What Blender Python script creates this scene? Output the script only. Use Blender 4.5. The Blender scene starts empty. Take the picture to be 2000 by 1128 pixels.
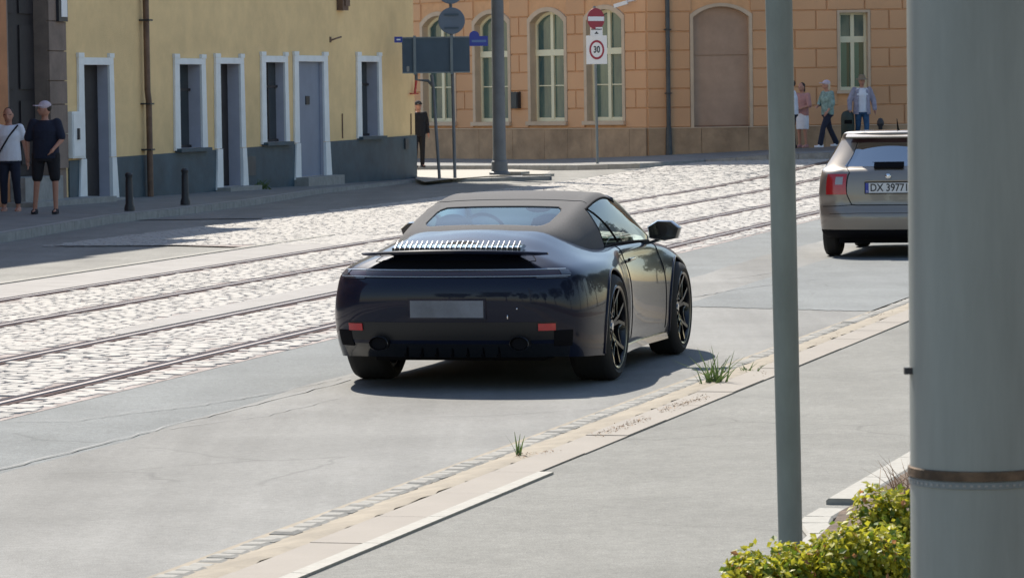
import bpy, bmesh, math, random
from mathutils import Vector, Matrix, Quaternion
from mathutils.geometry import delaunay_2d_cdt
R_ = math.radians
rnd = random.Random(7)
C = bpy.context.scene.collection
scn = bpy.context.scene

# ---------------------------------------------------------------- camera
F_PX = 7200.0; CAM_H = 1.95; PITCH = math.atan(380 / F_PX); ROLL = .014
_F = Vector((0, math.cos(PITCH), -math.sin(PITCH)))
_U0 = Vector((0, math.sin(PITCH), math.cos(PITCH))); _R0 = Vector((1, 0, 0))
_U = _U0 * math.cos(ROLL) + _R0 * math.sin(ROLL)
_Rt = _R0 * math.cos(ROLL) - _U0 * math.sin(ROLL)
cam = bpy.data.cameras.new('camera'); camo = bpy.data.objects.new('camera', cam); C.objects.link(camo)
m = Matrix((_Rt, _U, -_F)).transposed().to_4x4(); m.translation = Vector((0, 0, CAM_H))
camo.matrix_world = m
cam.sensor_width = 36; cam.lens = F_PX / 2000 * 36; cam.clip_start = .1; cam.clip_end = 1500
cam.dof.use_dof = True; cam.dof.focus_distance = 26; cam.dof.aperture_fstop = 20
scn.camera = camo
# ---------------------------------------------------------------- sky, sun, exposure
SUN_AZ = R_(20); SUN_EL = R_(50)          # sun stands ahead of the camera, 20 degrees to the left
w = bpy.data.worlds.new('World'); scn.world = w; w.use_nodes = True
nt = w.node_tree; nt.nodes.clear()
sky = nt.nodes.new('ShaderNodeTexSky'); sky.sky_type = 'NISHITA'; sky.sun_disc = False
sky.sun_elevation = SUN_EL; sky.sun_rotation = -SUN_AZ; sky.air_density = 1.3; sky.dust_density = .7
bg = nt.nodes.new('ShaderNodeBackground'); bg.inputs[1].default_value = .105
wo = nt.nodes.new('ShaderNodeOutputWorld')
nt.links.new(sky.outputs[0], bg.inputs[0]); nt.links.new(bg.outputs[0], wo.inputs[0])
sl = bpy.data.lights.new('sun', 'SUN'); sl.energy = 4.8; sl.angle = R_(.53); sl.color = (1, .93, .815)
so = bpy.data.objects.new('sun', sl); C.objects.link(so)
sdir = Vector((-math.sin(SUN_AZ) * math.cos(SUN_EL), math.cos(SUN_AZ) * math.cos(SUN_EL), math.sin(SUN_EL)))
so.rotation_euler = sdir.to_track_quat('Z', 'Y').to_euler(); so.location = (-5, 20, 30)
scn.view_settings.view_transform = 'Standard'; scn.view_settings.look = 'None'
scn.view_settings.exposure = .82; scn.view_settings.gamma = 1; scn.view_settings.use_curve_mapping = False
scn.cycles.max_bounces = 8; scn.cycles.transparent_max_bounces = 16
scn.cycles.use_denoising = True

# ---------------------------------------------------------------- survey helpers: photo measurements -> ground points
def sstep(t): t = max(0, min(1, t)); return t * t * (3 - 2 * t)
def zt(x, y): return .27 * sstep((y - 70) / 34) * sstep(x / 8)       # the street climbs a little at its far end
def ray(u, v): return _F + _Rt * ((u - 1000) / F_PX) + _U * ((564 - v) / F_PX)
def G(u, v, h=0.0):
    d = ray(u, v); z = h
    for _ in range(60):
        t = (z - CAM_H) / d.z; p = d * t; z = zt(p.x, p.y) + h
    return Vector((p.x, p.y, z))
def at_depth(u, v, Y):
    d = ray(u, v); p = d * (Y / d.y); return Vector((p.x, p.y, p.z + CAM_H))

# ---------------------------------------------------------------- objects
def tag(o, label=None, cat=None, group=None, kind=None):
    for k, val in (('label', label), ('category', cat), ('group', group), ('kind', kind)):
        if val: o[k] = val
    return o
def empty(name, loc=(0, 0, 0), rz=0, label=None, cat=None, group=None):
    o = bpy.data.objects.new(name, None); C.objects.link(o); o.empty_display_size = .2
    o.location = loc; o.rotation_euler = (0, 0, rz); return tag(o, label, cat, group)
def link_mesh(name, me, parent=None, mats=()):
    for m_ in mats: me.materials.append(m_)
    o = bpy.data.objects.new(name, me); C.objects.link(o)
    if parent: o.parent = parent
    return o
def copy_tree(o, parent=None):
    c = o.copy(); C.objects.link(c)
    if parent: c.parent = parent
    for ch in list(o.children): copy_tree(ch, c)
    return c
class MB:
    def __init__(s): s.v = []; s.f = []; s.m = []; s.mi = 0
    def add(s, vs, fs):
        b = len(s.v); s.v += [tuple(a) for a in vs]; s.f += [tuple(b + i for i in f) for f in fs]; s.m += [s.mi] * len(fs)
    def box(s, x0, x1, y0, y1, z0, z1, M=None):
        vs = [Vector(p) for p in ((x0, y0, z0), (x1, y0, z0), (x1, y1, z0), (x0, y1, z0), (x0, y0, z1), (x1, y0, z1), (x1, y1, z1), (x0, y1, z1))]
        if M: vs = [M @ p for p in vs]
        s.add(vs, [(0, 3, 2, 1), (4, 5, 6, 7), (0, 1, 5, 4), (1, 2, 6, 5), (2, 3, 7, 6), (3, 0, 4, 7)]); return s
    def bar(s, a, b, wx, wz, up=(0, 0, 1)):
        a = Vector(a); b = Vector(b); d = (b - a); L = d.length; d.normalize(); up = Vector(up)
        if abs(d.dot(up)) > .99: up = Vector((0, 1, 0))
        sx = d.cross(up).normalized(); uz = sx.cross(d)
        M = Matrix((sx, d, uz)).transposed().to_4x4(); M.translation = a
        return s.box(-wx / 2, wx / 2, 0, L, -wz / 2, wz / 2, M)
    def tube(s, pts, r, n=10, cap=True):
        pts = [Vector(p) for p in pts]; rs = r if isinstance(r, (list, tuple)) else [r] * len(pts)
        b = len(s.v); vs = []; prev = None
        for i, p in enumerate(pts):
            d = (pts[min(i + 1, len(pts) - 1)] - pts[max(i - 1, 0)]).normalized()
            if prev is None:
                a = d.cross(Vector((0, 0, 1)));
                if a.length < .05: a = d.cross(Vector((0, 1, 0)))
            else: a = prev - d * prev.dot(d)
            a.normalize(); prev = a; c = d.cross(a)
            for k in range(n):
                t = 2 * math.pi * k / n; vs.append(p + (a * math.cos(t) + c * math.sin(t)) * rs[i])
        fs = []
        for i in range(len(pts) - 1):
            for k in range(n):
                k2 = (k + 1) % n; fs.append((i * n + k, i * n + k2, (i + 1) * n + k2, (i + 1) * n + k))
        if cap: fs += [tuple(range(n))[::-1], tuple((len(pts) - 1) * n + k for k in range(n))]
        s.add(vs, fs); return s
    def lathe(s, prof, M=None, n=32, closed=False):      # prof: (radius, height) round local z
        vs = []; fs = []; L = len(prof)
        for k in range(n):
            t = 2 * math.pi * k / n
            for r, z in prof: vs.append(Vector((r * math.cos(t), r * math.sin(t), z)))
        for k in range(n):
            k2 = (k + 1) % n
            for i in range(L if closed else L - 1):
                j = (i + 1) % L; fs.append((k * L + i, k2 * L + i, k2 * L + j, k * L + j))
        if M: vs = [M @ p for p in vs]
        s.add(vs, fs); return s
    def ball(s, c, rx, ry=None, rz=None, n=14, M=None):
        ry = ry or rx; rz = rz or rx; c = Vector(c); vs = []; fs = []; h = n // 2
        for i in range(1, h):
            a = math.pi * i / h
            for k in range(n):
                t = 2 * math.pi * k / n
                vs.append(Vector((rx * math.sin(a) * math.cos(t), ry * math.sin(a) * math.sin(t), rz * math.cos(a))))
        for i in range(h - 2):
            for k in range(n): fs.append((i * n + k, (i + 1) * n + k, (i + 1) * n + (k + 1) % n, i * n + (k + 1) % n))
        vs += [Vector((0, 0, rz)), Vector((0, 0, -rz))]; T = len(vs) - 2; B = T + 1
        for k in range(n): fs += [(T, k, (k + 1) % n), (B, (h - 2) * n + (k + 1) % n, (h - 2) * n + k)]
        if M: vs = [M @ p for p in vs]
        s.add([p + c for p in vs], fs); return s
    def cap(s, a, b, ra, rb, n=12, sq=1.0):               # tapered limb with rounded ends
        a = Vector(a); b = Vector(b); d = (b - a).normalized()
        pts = []; rs = []
        for k in range(3, 0, -1): t = k / 3.2 * math.pi / 2; pts.append(a - d * ra * math.sin(t)); rs.append(ra * math.cos(t))
        pts += [a, (a + b) / 2, b]; rs += [ra, (ra + rb) / 2, rb]
        for k in range(1, 4): t = k / 3.2 * math.pi / 2; pts.append(b + d * rb * math.sin(t)); rs.append(rb * math.cos(t))
        return s.tube(pts, rs, n)
    def loft(s, rings, close_ends=True, closed=True):
        n = len(rings[0]); vs = [p for r in rings for p in r]; fs = []
        for i in range(len(rings) - 1):
            for k in range(n if closed else n - 1):
                k2 = (k + 1) % n; fs.append((i * n + k, i * n + k2, (i + 1) * n + k2, (i + 1) * n + k))
        if close_ends: fs += [tuple(range(n))[::-1], tuple((len(rings) - 1) * n + k for k in range(n))]
        s.add(vs, fs); return s
    def prism(s, poly, ax, lo, hi, M=None):               # poly 2D extruded along ax ('x','y','z')
        def mk(p, t): return Vector({'x': (t, p[0], p[1]), 'y': (p[0], t, p[1]), 'z': (p[0], p[1], t)}[ax])
        n = len(poly); vs = [mk(p, lo) for p in poly] + [mk(p, hi) for p in poly]
        if M: vs = [M @ p for p in vs]
        fs = [(i, (i + 1) % n, n + (i + 1) % n, n + i) for i in range(n)] + [tuple(range(n))[::-1], tuple(n + i for i in range(n))]
        s.add(vs, fs); return s
    def mesh(s, name='mesh', smooth=None, clean=False):
        me = bpy.data.meshes.new(name); me.from_pydata(s.v, [], s.f); me.polygons.foreach_set('material_index', s.m)
        bm = bmesh.new(); bm.from_mesh(me)
        if clean: bmesh.ops.remove_doubles(bm, verts=bm.verts, dist=1e-4)
        bmesh.ops.recalc_face_normals(bm, faces=bm.faces); bm.to_mesh(me); bm.free()
        if smooth is not None:
            me.polygons.foreach_set('use_smooth', [True] * len(me.polygons)); me.set_sharp_from_angle(angle=R_(smooth))
        me.update(); return me
    def obj(s, name, mats, parent=None, smooth=None, clean=False):
        if not isinstance(mats, (list, tuple)): mats = [mats]
        return link_mesh(name, s.mesh(name, smooth, clean), parent, mats)

# ---------------------------------------------------------------- materials
def mat(name, col, rough=.7, metal=0, var=.0, vscale=3, bump=0, bscale=60, coat=0, col2=None, alpha=None, spec=.5, dirt=0, dscale=.6, aniso=1, bdist=.01, thin=0, ior=1.5):
    m_ = bpy.data.materials.new(name); m_.use_nodes = True; n = m_.node_tree; b = n.nodes['Principled BSDF']
    b.inputs['Base Color'].default_value = (*col, 1); b.inputs['Roughness'].default_value = rough; b.inputs['Metallic'].default_value = metal
    b.inputs['Coat Weight'].default_value = coat; b.inputs['Coat Roughness'].default_value = .03
    b.inputs['Specular IOR Level'].default_value = spec
    if coat: b.inputs['Coat IOR'].default_value = 1.42
    tc = n.nodes.new('ShaderNodeTexCoord'); mp = n.nodes.new('ShaderNodeMapping'); n.links.new(tc.outputs['Object'], mp.inputs[0])
    mp.inputs['Scale'].default_value = (1, 1, aniso)
    last = None
    if var or col2:
        nz = n.nodes.new('ShaderNodeTexNoise'); nz.inputs['Scale'].default_value = vscale; nz.inputs['Detail'].default_value = 6; nz.inputs['Roughness'].default_value = .65
        n.links.new(mp.outputs[0], nz.inputs[0])
        cr = n.nodes.new('ShaderNodeValToRGB'); n.links.new(nz.outputs[0], cr.inputs[0])
        c2 = col2 or tuple(min(1, c * (1 + var)) for c in col); c1 = col if col2 else tuple(c * (1 - var) for c in col)
        cr.color_ramp.elements[0].position = .35; cr.color_ramp.elements[1].position = .65
        cr.color_ramp.elements[0].color = (*c1, 1); cr.color_ramp.elements[1].color = (*c2, 1); last = cr.outputs[0]
    if dirt:
        nz = n.nodes.new('ShaderNodeTexNoise'); nz.inputs['Scale'].default_value = dscale; nz.inputs['Detail'].default_value = 9; nz.inputs['Roughness'].default_value = .7
        n.links.new(mp.outputs[0], nz.inputs[0])
        mr = n.nodes.new('ShaderNodeMapRange'); mr.inputs[1].default_value = .35; mr.inputs[2].default_value = .7; mr.inputs[3].default_value = 1; mr.inputs[4].default_value = 1 - dirt
        n.links.new(nz.outputs[0], mr.inputs[0])
        mx = n.nodes.new('ShaderNodeMix'); mx.data_type = 'RGBA'; mx.blend_type = 'MULTIPLY'; mx.inputs[0].default_value = 1
        if last: n.links.new(last, mx.inputs[6])
        else: mx.inputs[6].default_value = (*col, 1)
        n.links.new(mr.outputs[0], mx.inputs[7]); last = mx.outputs[2]
    if last: n.links.new(last, b.inputs['Base Color'])
    if bump:
        nz = n.nodes.new('ShaderNodeTexNoise'); nz.inputs['Scale'].default_value = bscale; nz.inputs['Detail'].default_value = 5
        n.links.new(tc.outputs['Object'], nz.inputs[0]); bp = n.nodes.new('ShaderNodeBump'); bp.inputs['Strength'].default_value = bump; bp.inputs['Distance'].default_value = bdist
        n.links.new(nz.outputs[0], bp.inputs['Height']); n.links.new(bp.outputs[0], b.inputs['Normal'])
    if thin:      # thin leaf: light passes through
        tl = n.nodes.new('ShaderNodeBsdfTranslucent'); ms = n.nodes.new('ShaderNodeMixShader'); ms.inputs[0].default_value = thin
        if last: n.links.new(last, tl.inputs[0])
        n.links.new(b.outputs[0], ms.inputs[1]); n.links.new(tl.outputs[0], ms.inputs[2]); n.links.new(ms.outputs[0], n.nodes['Material Output'].inputs[0])
    if alpha is not None:
        tr = n.nodes.new('ShaderNodeBsdfTransparent'); tr.inputs[0].default_value = (*alpha, 1)
        gl = n.nodes.new('ShaderNodeBsdfGlossy'); gl.inputs['Roughness'].default_value = .02
        fr = n.nodes.new('ShaderNodeFresnel'); fr.inputs[0].default_value = ior
        ms = n.nodes.new('ShaderNodeMixShader'); n.links.new(fr.outputs[0], ms.inputs[0]); n.links.new(tr.outputs[0], ms.inputs[1]); n.links.new(gl.outputs[0], ms.inputs[2])
        n.links.new(ms.outputs[0], n.nodes['Material Output'].inputs[0])
    return m_
def asphalt(name, col, streak=.12, seed=0.0):
    """worn asphalt: fine aggregate, broad worn lanes along the street, blotches and hairline cracks"""
    m_ = bpy.data.materials.new(name); m_.use_nodes = True; n = m_.node_tree; b = n.nodes['Principled BSDF']; L = n.links.new
    tc = n.nodes.new('ShaderNodeTexCoord')
    def noise(scale, detail, sc=(1, 1, 1), rot=0.0, rough=.6):
        mp = n.nodes.new('ShaderNodeMapping'); mp.inputs['Scale'].default_value = sc; mp.inputs['Rotation'].default_value = (0, 0, rot); mp.inputs['Location'].default_value = (seed, seed * 2, 0)
        L(tc.outputs['Object'], mp.inputs[0]); t = n.nodes.new('ShaderNodeTexNoise'); t.inputs['Scale'].default_value = scale; t.inputs['Detail'].default_value = detail; t.inputs['Roughness'].default_value = rough
        L(mp.outputs[0], t.inputs[0]); return t.outputs[0]
    def rng(x, a, b_, c, d):
        r = n.nodes.new('ShaderNodeMapRange'); r.inputs[1].default_value = a; r.inputs[2].default_value = b_; r.inputs[3].default_value = c; r.inputs[4].default_value = d; L(x, r.inputs[0]); return r.outputs[0]
    def mul(a, c):
        q = n.nodes.new('ShaderNodeMath'); q.operation = 'MULTIPLY'; L(a, q.inputs[0]); L(c, q.inputs[1]); return q.outputs[0]
    grain = mul(rng(noise(140, 3), .3, .7, .66, 1.3), rng(noise(22, 5), .3, .7, .88, 1.12))
    lanes = rng(noise(1.1, 4, (1, .06, 1), R_(13.5)), .35, .65, 1 - streak, 1 + streak)
    blot = rng(noise(.9, 8, rough=.7), .35, .7, 1.09, .83)
    cr_ = n.nodes.new('ShaderNodeTexVoronoi'); cr_.feature = 'DISTANCE_TO_EDGE'; cr_.inputs['Scale'].default_value = .33
    ws = n.nodes.new('ShaderNodeTexNoise'); ws.inputs['Scale'].default_value = 1.5; ws.inputs['Detail'].default_value = 5; L(tc.outputs['Object'], ws.inputs[0])
    vm = n.nodes.new('ShaderNodeMix'); vm.data_type = 'VECTOR'; vm.inputs[0].default_value = .28; L(tc.outputs['Object'], vm.inputs[4]); L(ws.outputs[1], vm.inputs[5]); L(vm.outputs[1], cr_.inputs[0])
    mask = rng(noise(.35, 2), .52, .6, 0, 1)
    crack = rng(cr_.outputs[0], .0015, .004, 1, 0)
    cm = rng(mul(crack, mask), 0, 1, 1, .82)
    tot = mul(mul(mul(grain, lanes), blot), cm)
    hs = n.nodes.new('ShaderNodeMix'); hs.data_type = 'RGBA'; hs.blend_type = 'MULTIPLY'; hs.inputs[0].default_value = 1; hs.inputs[6].default_value = (*col, 1); L(tot, hs.inputs[7]); L(hs.outputs[2], b.inputs['Base Color'])
    b.inputs['Roughness'].default_value = .85; b.inputs['Specular IOR Level'].default_value = .2
    bp = n.nodes.new('ShaderNodeBump'); bp.inputs['Strength'].default_value = .25; bp.inputs['Distance'].default_value = .006; L(noise(140, 3), bp.inputs['Height']); L(bp.outputs[0], b.inputs['Normal'])
    return m_
M = {}
M['asphalt'] = asphalt('road_asphalt', (.192, .191, .184), .16)
M['asphalt_old'] = asphalt('old_asphalt', (.162, .172, .174), .08, 3.0)
M['asphalt_walk'] = asphalt('walk_asphalt', (.18, .178, .165), .05, 8.0)
M['asphalt_far'] = asphalt('far_asphalt', (.205, .202, .190), .1, 5.0)
M['cobble'] = mat('cobble_stone', (.34, .325, .305), .75, var=.13, vscale=9, bump=.3, bscale=40, spec=.25)
M['mortar'] = mat('joint_sand', (.30, .265, .25), .95, spec=.1, var=.3, vscale=4, bump=.6, bscale=50)
M['rail_top'] = mat('rail_steel', (.17, .155, .155), .5, 1, var=.1, vscale=8)
M['rail_side'] = mat('rail_rust', (.07, .05, .05), .9, 0, var=.4, vscale=10, spec=.05)
M['strip'] = mat('concrete_strip', (.215, .205, .20), .8, var=.12, vscale=2, bump=.2)
M['kerb_cream'] = mat('sandy_concrete', (.25, .215, .165), .85, var=.12, vscale=5, bump=.4, bscale=30, dirt=.25, dscale=2)
M['kerb_pink'] = mat('kerb_slab', (.225, .20, .172), .8, var=.08, vscale=3, bump=.2, bscale=60, dirt=.12, dscale=1.5)
M['kerb_white'] = mat('kerb_granite', (.25, .238, .21), .7, var=.1, vscale=20, bump=.2)
M['kerb_grey'] = mat('grey_granite', (.27, .27, .26), .75, var=.15, vscale=6, bump=.3)
M['gutter'] = mat('gutter_stone', (.215, .208, .19), .8, var=.2, vscale=6, bump=.4, bscale=30)
M['paving'] = mat('far_paving', (.19, .19, .185), .85, var=.15, vscale=2.5, bump=.3, bscale=20, dirt=.2)
M['soil'] = mat('bed_soil', (.10, .07, .05), .95, var=.4, vscale=8, bump=.8, bscale=20, bdist=.03)
M['yellow'] = mat('yellow_render', (.82, .59, .30), .9, var=.06, vscale=1.5, bump=.5, bscale=45, dirt=.2, dscale=.35, bdist=.02)
M['teal'] = mat('dark_plinth_paint', (.045, .082, .11), .6, var=.2, vscale=2, bump=.5, bscale=30, dirt=.3, dscale=.9)
M['white_trim'] = mat('white_trim', (.80, .82, .82), .6, var=.04, vscale=3, dirt=.12, dscale=2)
M['reveal'] = mat('skylit_reveal', (.40, .41, .48), .75, var=.06, vscale=3, bump=.2)  # grey-blue of the skylight is put into the colour of the reveals
M['dark_door'] = mat('dark_door', (.018, .015, .018), .7, var=.2)
M['dark_glass'] = mat('dark_window_glass', (.012, .02, .018), .06, coat=.5)
M['peach'] = mat('peach_render', (.66, .375, .205), .9, var=.07, vscale=1.2, bump=.5, bscale=30, dirt=.28, dscale=.3, bdist=.02)
M['peach_joint'] = mat('peach_joint', (.60, .335, .175), .95, var=.1)
M['peach_trim'] = mat('stone_trim', (.56, .43, .31), .85, var=.07, vscale=3, dirt=.15)
M['plinth'] = mat('sandstone_plinth', (.41, .28, .175), .85, var=.2, vscale=1.2, bump=.4, bscale=12, dirt=.35, dscale=.8)
M['niche'] = mat('niche_render', (.42, .285, .205), .9, var=.08, vscale=1.5, dirt=.25, dscale=.7)
M['cream_wood'] = mat('cream_window_paint', (.68, .64, .46), .5, var=.04)
M['pane_teal'] = mat('teal_window_glass', (.030, .075, .085), .1, col2=(.13, .19, .15), vscale=1.3, aniso=.25, coat=.4)
M['plastic'] = mat('black_plastic', (.010, .010, .012), .5)
M['curtain'] = mat('curtain', (.22, .30, .20), .9, var=.25, vscale=4)
M['roof'] = mat('roof_tiles', (.25, .1, .06), .8, var=.2, bump=.6, bscale=8)
M['brown_stone'] = mat('brown_stone', (.23, .175, .145), .85, var=.15, vscale=3, bump=.5, bscale=14, dirt=.25)
M['orange'] = mat('orange_render', (.42, .19, .09), .9, var=.1)
M['pole'] = mat('painted_pole', (.25, .275, .265), .42, 0, var=.14, vscale=2.2, dirt=.28, dscale=4, aniso=.12, bump=.05, bscale=25)
M['pole_green'] = mat('grey_green_pole', (.20, .235, .222), .5, var=.15, vscale=4, dirt=.2, dscale=3, aniso=.3)
M['pole_far'] = mat('grey_brown_pole', (.13, .14, .155), .55, var=.15, vscale=2, dirt=.2)
M['sign_back'] = mat('sign_back', (.055, .085, .12), .5, .2, var=.1, vscale=2)
M['galv'] = mat('galvanised', (.16, .19, .21), .45, .3, var=.1)
M['sign_blue'] = mat('sign_blue', (.03, .05, .33), .4)
M['sign_white'] = mat('sign_white', (.75, .76, .78), .4)
M['sign_red'] = mat('sign_red', (.30, .02, .045), .4)
M['ink'] = mat('sign_black', (.02, .02, .025), .5)
M['copper'] = mat('brown_pipe', (.13, .075, .05), .55, var=.3, vscale=3)
M['pipe_dark'] = mat('dark_pipe', (.045, .055, .065), .5, var=.3, vscale=3)
M['iron'] = mat('dark_iron', (.02, .022, .028), .5, var=.2)
M['black'] = mat('matt_black', (.008, .008, .01), .8, spec=.08)
M['rubber'] = mat('tyre_rubber', (.013, .013, .014), .8, bump=.1, bscale=80)
M['paint'] = mat('dark_blue_paint', (.006, .009, .024), .3, 0, coat=.6, spec=.1)
M['paint_black'] = mat('gloss_black', (.006, .006, .008), .15, coat=1)
M['fabric'] = mat('grey_soft_top', (.088, .086, .088), .95, var=.08, vscale=60, bump=.15, bscale=300, bdist=.002)
M['glass_blue'] = mat('tinted_glass', (.3, .5, .6), .05, alpha=(.52, .94, 1.0))
M['glass_green'] = mat('green_tinted_glass', (.3, .5, .4), .05, alpha=(.80, .96, .90))
M['glass_grey'] = mat('privacy_glass', (.2, .3, .3), .05, alpha=(.50, .72, .76))
M['glass_hatch'] = mat('hatch_glass', (.2, .3, .3), .05, alpha=(.45, .55, .58), ior=8.0)
M['rim'] = mat('dark_rim', (.02, .02, .024), .25, .8, coat=.6)
M['rim_edge'] = mat('bright_rim_edge', (.20, .20, .19), .3, 1)
M['disc'] = mat('brake_disc', (.10, .10, .10), .4, .9)
M['chrome'] = mat('bright_metal', (.75, .75, .76), .16, 1)
M['steel_dark'] = mat('dark_exhaust_steel', (.08, .08, .09), .3, .9)
M['lamp_dark'] = mat('dark_red_lamp', (.022, .002, .004), .1, coat=1)
M['lamp_red'] = mat('red_reflector', (.42, .008, .014), .2, coat=1)
M['lamp_clear'] = mat('clear_lamp', (.30, .30, .32), .12, coat=1)
M['plate'] = mat('plate_white', (.62, .64, .66), .45)
M['grey_paint'] = mat('brown_grey_paint', (.235, .21, .185), .38, .5, coat=1)
M['interior'] = mat('dark_interior', (.02, .022, .028), .8)
M['seat'] = mat('seat_leather', (.05, .06, .08), .6)
M['skin'] = mat('skin', (.42, .21, .15), .6, var=.05, vscale=20)
M['hair'] = mat('dark_hair', (.02, .012, .01), .7, bump=.5, bscale=60)
M['hair_fair'] = mat('fair_hair', (.55, .45, .33), .7, bump=.5, bscale=60)
def cloth(name, col, v=.12): return mat(name, col, .92, var=v, vscale=9, bump=.5, bscale=18, bdist=.02)
M['white_cloth'] = cloth('white_cloth', (.68, .70, .78), .04)
M['pale_blue'] = cloth('pale_blue_cloth', (.38, .44, .50), .12)
M['navy'] = cloth('navy_cloth', (.012, .016, .035))
M['black_cloth'] = cloth('black_cloth', (.010, .010, .014))
M['jeans'] = cloth('blue_jeans', (.03, .085, .18), .3)
M['pink'] = cloth('pink_cloth', (.42, .22, .21))
M['check'] = cloth('grey_green_check_cloth', (.20, .29, .27), .45)
M['lilac'] = cloth('lilac_cloth', (.30, .29, .37), .2)
M['hat'] = cloth('straw_hat', (.22, .17, .12)); M['cap'] = cloth('pale_cap', (.50, .42, .48))
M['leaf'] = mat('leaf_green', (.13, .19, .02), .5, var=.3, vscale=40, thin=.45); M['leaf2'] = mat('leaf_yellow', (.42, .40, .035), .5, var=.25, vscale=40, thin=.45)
M['leaf3'] = mat('leaf_red_tip', (.42, .20, .08), .5, var=.25, vscale=40, thin=.4); M['twig'] = mat('twig', (.07, .05, .035), .9)
M['grass'] = mat('grass_blade', (.09, .14, .04), .6, var=.3, vscale=30, thin=.3); M['dry'] = mat('dry_weeds', (.33, .22, .14), .9, var=.3, vscale=30)
M['bin'] = mat('dark_green_bin', (.025, .04, .035), .6, var=.2)
M['rust'] = mat('rusty_strap', (.10, .065, .04), .85, var=.5, vscale=14, bump=.5, bscale=50)

# ================================================================ GROUND
def line_pts(a, b, lo, hi):      # point pair -> extended line points at given Y
    d = b - a
    return [a + d * ((y - a.y) / d.y) for y in (lo, hi)]
RAIL_ANG = R_(13.2)
rd = Vector((math.sin(RAIL_ANG), math.cos(RAIL_ANG), 0)); rn = Vector((math.cos(RAIL_ANG), -math.sin(RAIL_ANG), 0))
def W(wv, s, z=0):
    p = rn * wv + rd * s; p.z = z + zt(p.x, p.y); return p
SS = [5] + [8 + 2 * i for i in range(46)]
def wof(p): return p.dot(rn)
W_R = [-8.66, -10.04, -11.67, -13.12]        # the four rails, nearest first
W_COB0, W_COB1 = -8.2, -13.95                 # edges of the cobbled bed
def ground_grid(name, x0, x1, y0, y1, nx, ny, mt, dz=0):
    b = MB(); vs = []; fs = []
    for j in range(ny + 1):
        for i in range(nx + 1):
            x = x0 + (x1 - x0) * i / nx; y = y0 + (y1 - y0) * j / ny; vs.append((x, y, zt(x, y) + dz))
    for j in range(ny):
        for i in range(nx): a = j * (nx + 1) + i; fs.append((a, a + 1, a + nx + 2, a + nx + 1))
    b.add(vs, fs); return tag(b.obj(name, mt), kind='structure')
def strip_sheet(name, left, right, z, mt, parent=None):
    b = MB(); n = len(left); b.add([(*p.xy, zt(p.x, p.y) + z) for p in left] + [(*p.xy, zt(p.x, p.y) + z) for p in right], [(i, i + 1, n + i + 1, n + i) for i in range(n - 1)])
    o = b.obj(name, mt, parent); return tag(o, kind='structure') if not parent else o
ground_grid('ground', -260, 260, -30, 420, 26, 30, M['asphalt_far'], -.02)
# the far street surface round the junction
ground_grid('side_road', -30, 60, 60, 125, 90, 65, M['asphalt_far'], -.008)
# carriageway on the right of the rails
W_PATCH = -7.02
strip_sheet('old_asphalt_lane', [W(W_COB0 - .3, s) for s in [-10] + SS + [98]], [W(W_PATCH + .1, s) for s in [-10] + SS + [98]], -.004, M['asphalt_old'])
g0 = G(300, 1127); g1 = G(1780, 580); gd = (g1 - g0).normalized(); gn = Vector((gd.y, -gd.x, 0))   # right gutter line
def K(off, s, z=0): return g0 + gn * off + gd * s + Vector((0, 0, z))
# wavy outer edge of the newer asphalt layer
pl = []; pr = []
for i in range(0, 520):
    s = -12 + i * .2
    a = W(W_PATCH, s); a.x += .03 * math.sin(s * .7) + .018 * math.sin(s * 2.3) + rnd.uniform(-.006, .006)
    pl.append(a); q = K(.02, s - 14.9); pr.append(q)
strip_sheet('road', pl, pr, 0, M['asphalt'])
# ragged older asphalt patch beyond the newer layer, across the lane
e0 = G(1340, 597); 
pa = []; pb = []
for i in range(60):
    t = i / 59; a = G(1330 + 390 * t, 598 + 11 * t); a.y += rnd.uniform(-.05, .05); c = a + rd * 18; pa.append(a); pb.append(c)
strip_sheet('asphalt_patch', pa, pb, .004, M['asphalt_old'])
# thin tar-filled cracks
def crack(pts, wdt, z=.0065):
    wdt *= .35
    b = MB(); ps = []
    for (u0, v0), (u1, v1) in zip(pts[:-1], pts[1:]):
        for k in range(8): ps.append(G(u0 + (u1 - u0) * k / 8, v0 + (v1 - v0) * k / 8))
    ps.append(G(*pts[-1])); L = []; Rr = []
    for i, p in enumerate(ps):
        d = (ps[min(i + 1, len(ps) - 1)] - ps[max(i - 1, 0)]).normalized(); q = Vector((d.y, -d.x, 0)); ww = wdt * rnd.uniform(.4, 1.2); p = p + q * rnd.uniform(-.02, .02)
        L.append(p - q * ww); Rr.append(p + q * ww)
    n = len(ps); b.add([(p.x, p.y, z) for p in L + Rr], [(i, i + 1, n + i + 1, n + i) for i in range(n - 1)]); return b
tar = mat('tar', (.115, .115, .12), .6, var=.3, vscale=12)
cb = MB()
for pts, wd in (([(0, 917), (180, 872), (370, 822), (500, 790), (690, 741)], .02), ([(0, 823), (140, 822), (260, 806), (380, 793), (520, 770), (672, 738)], .014), ([(1345, 581), (1440, 566), (1600, 545), (1780, 546)], .03),
                ([(820, 814), (940, 812), (1090, 803), (1250, 792)], .012), ([(330, 838), (520, 812), (660, 778)], .01), ([(1380, 722), (1490, 706), (1500, 700)], .02), ([(1420, 545), (1530, 530), (1700, 520)], .02)):
    c_ = crack(pts, wd); cb.add(c_.v, c_.f)
tag(cb.obj('tar_seams', tar), kind='structure')

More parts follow.
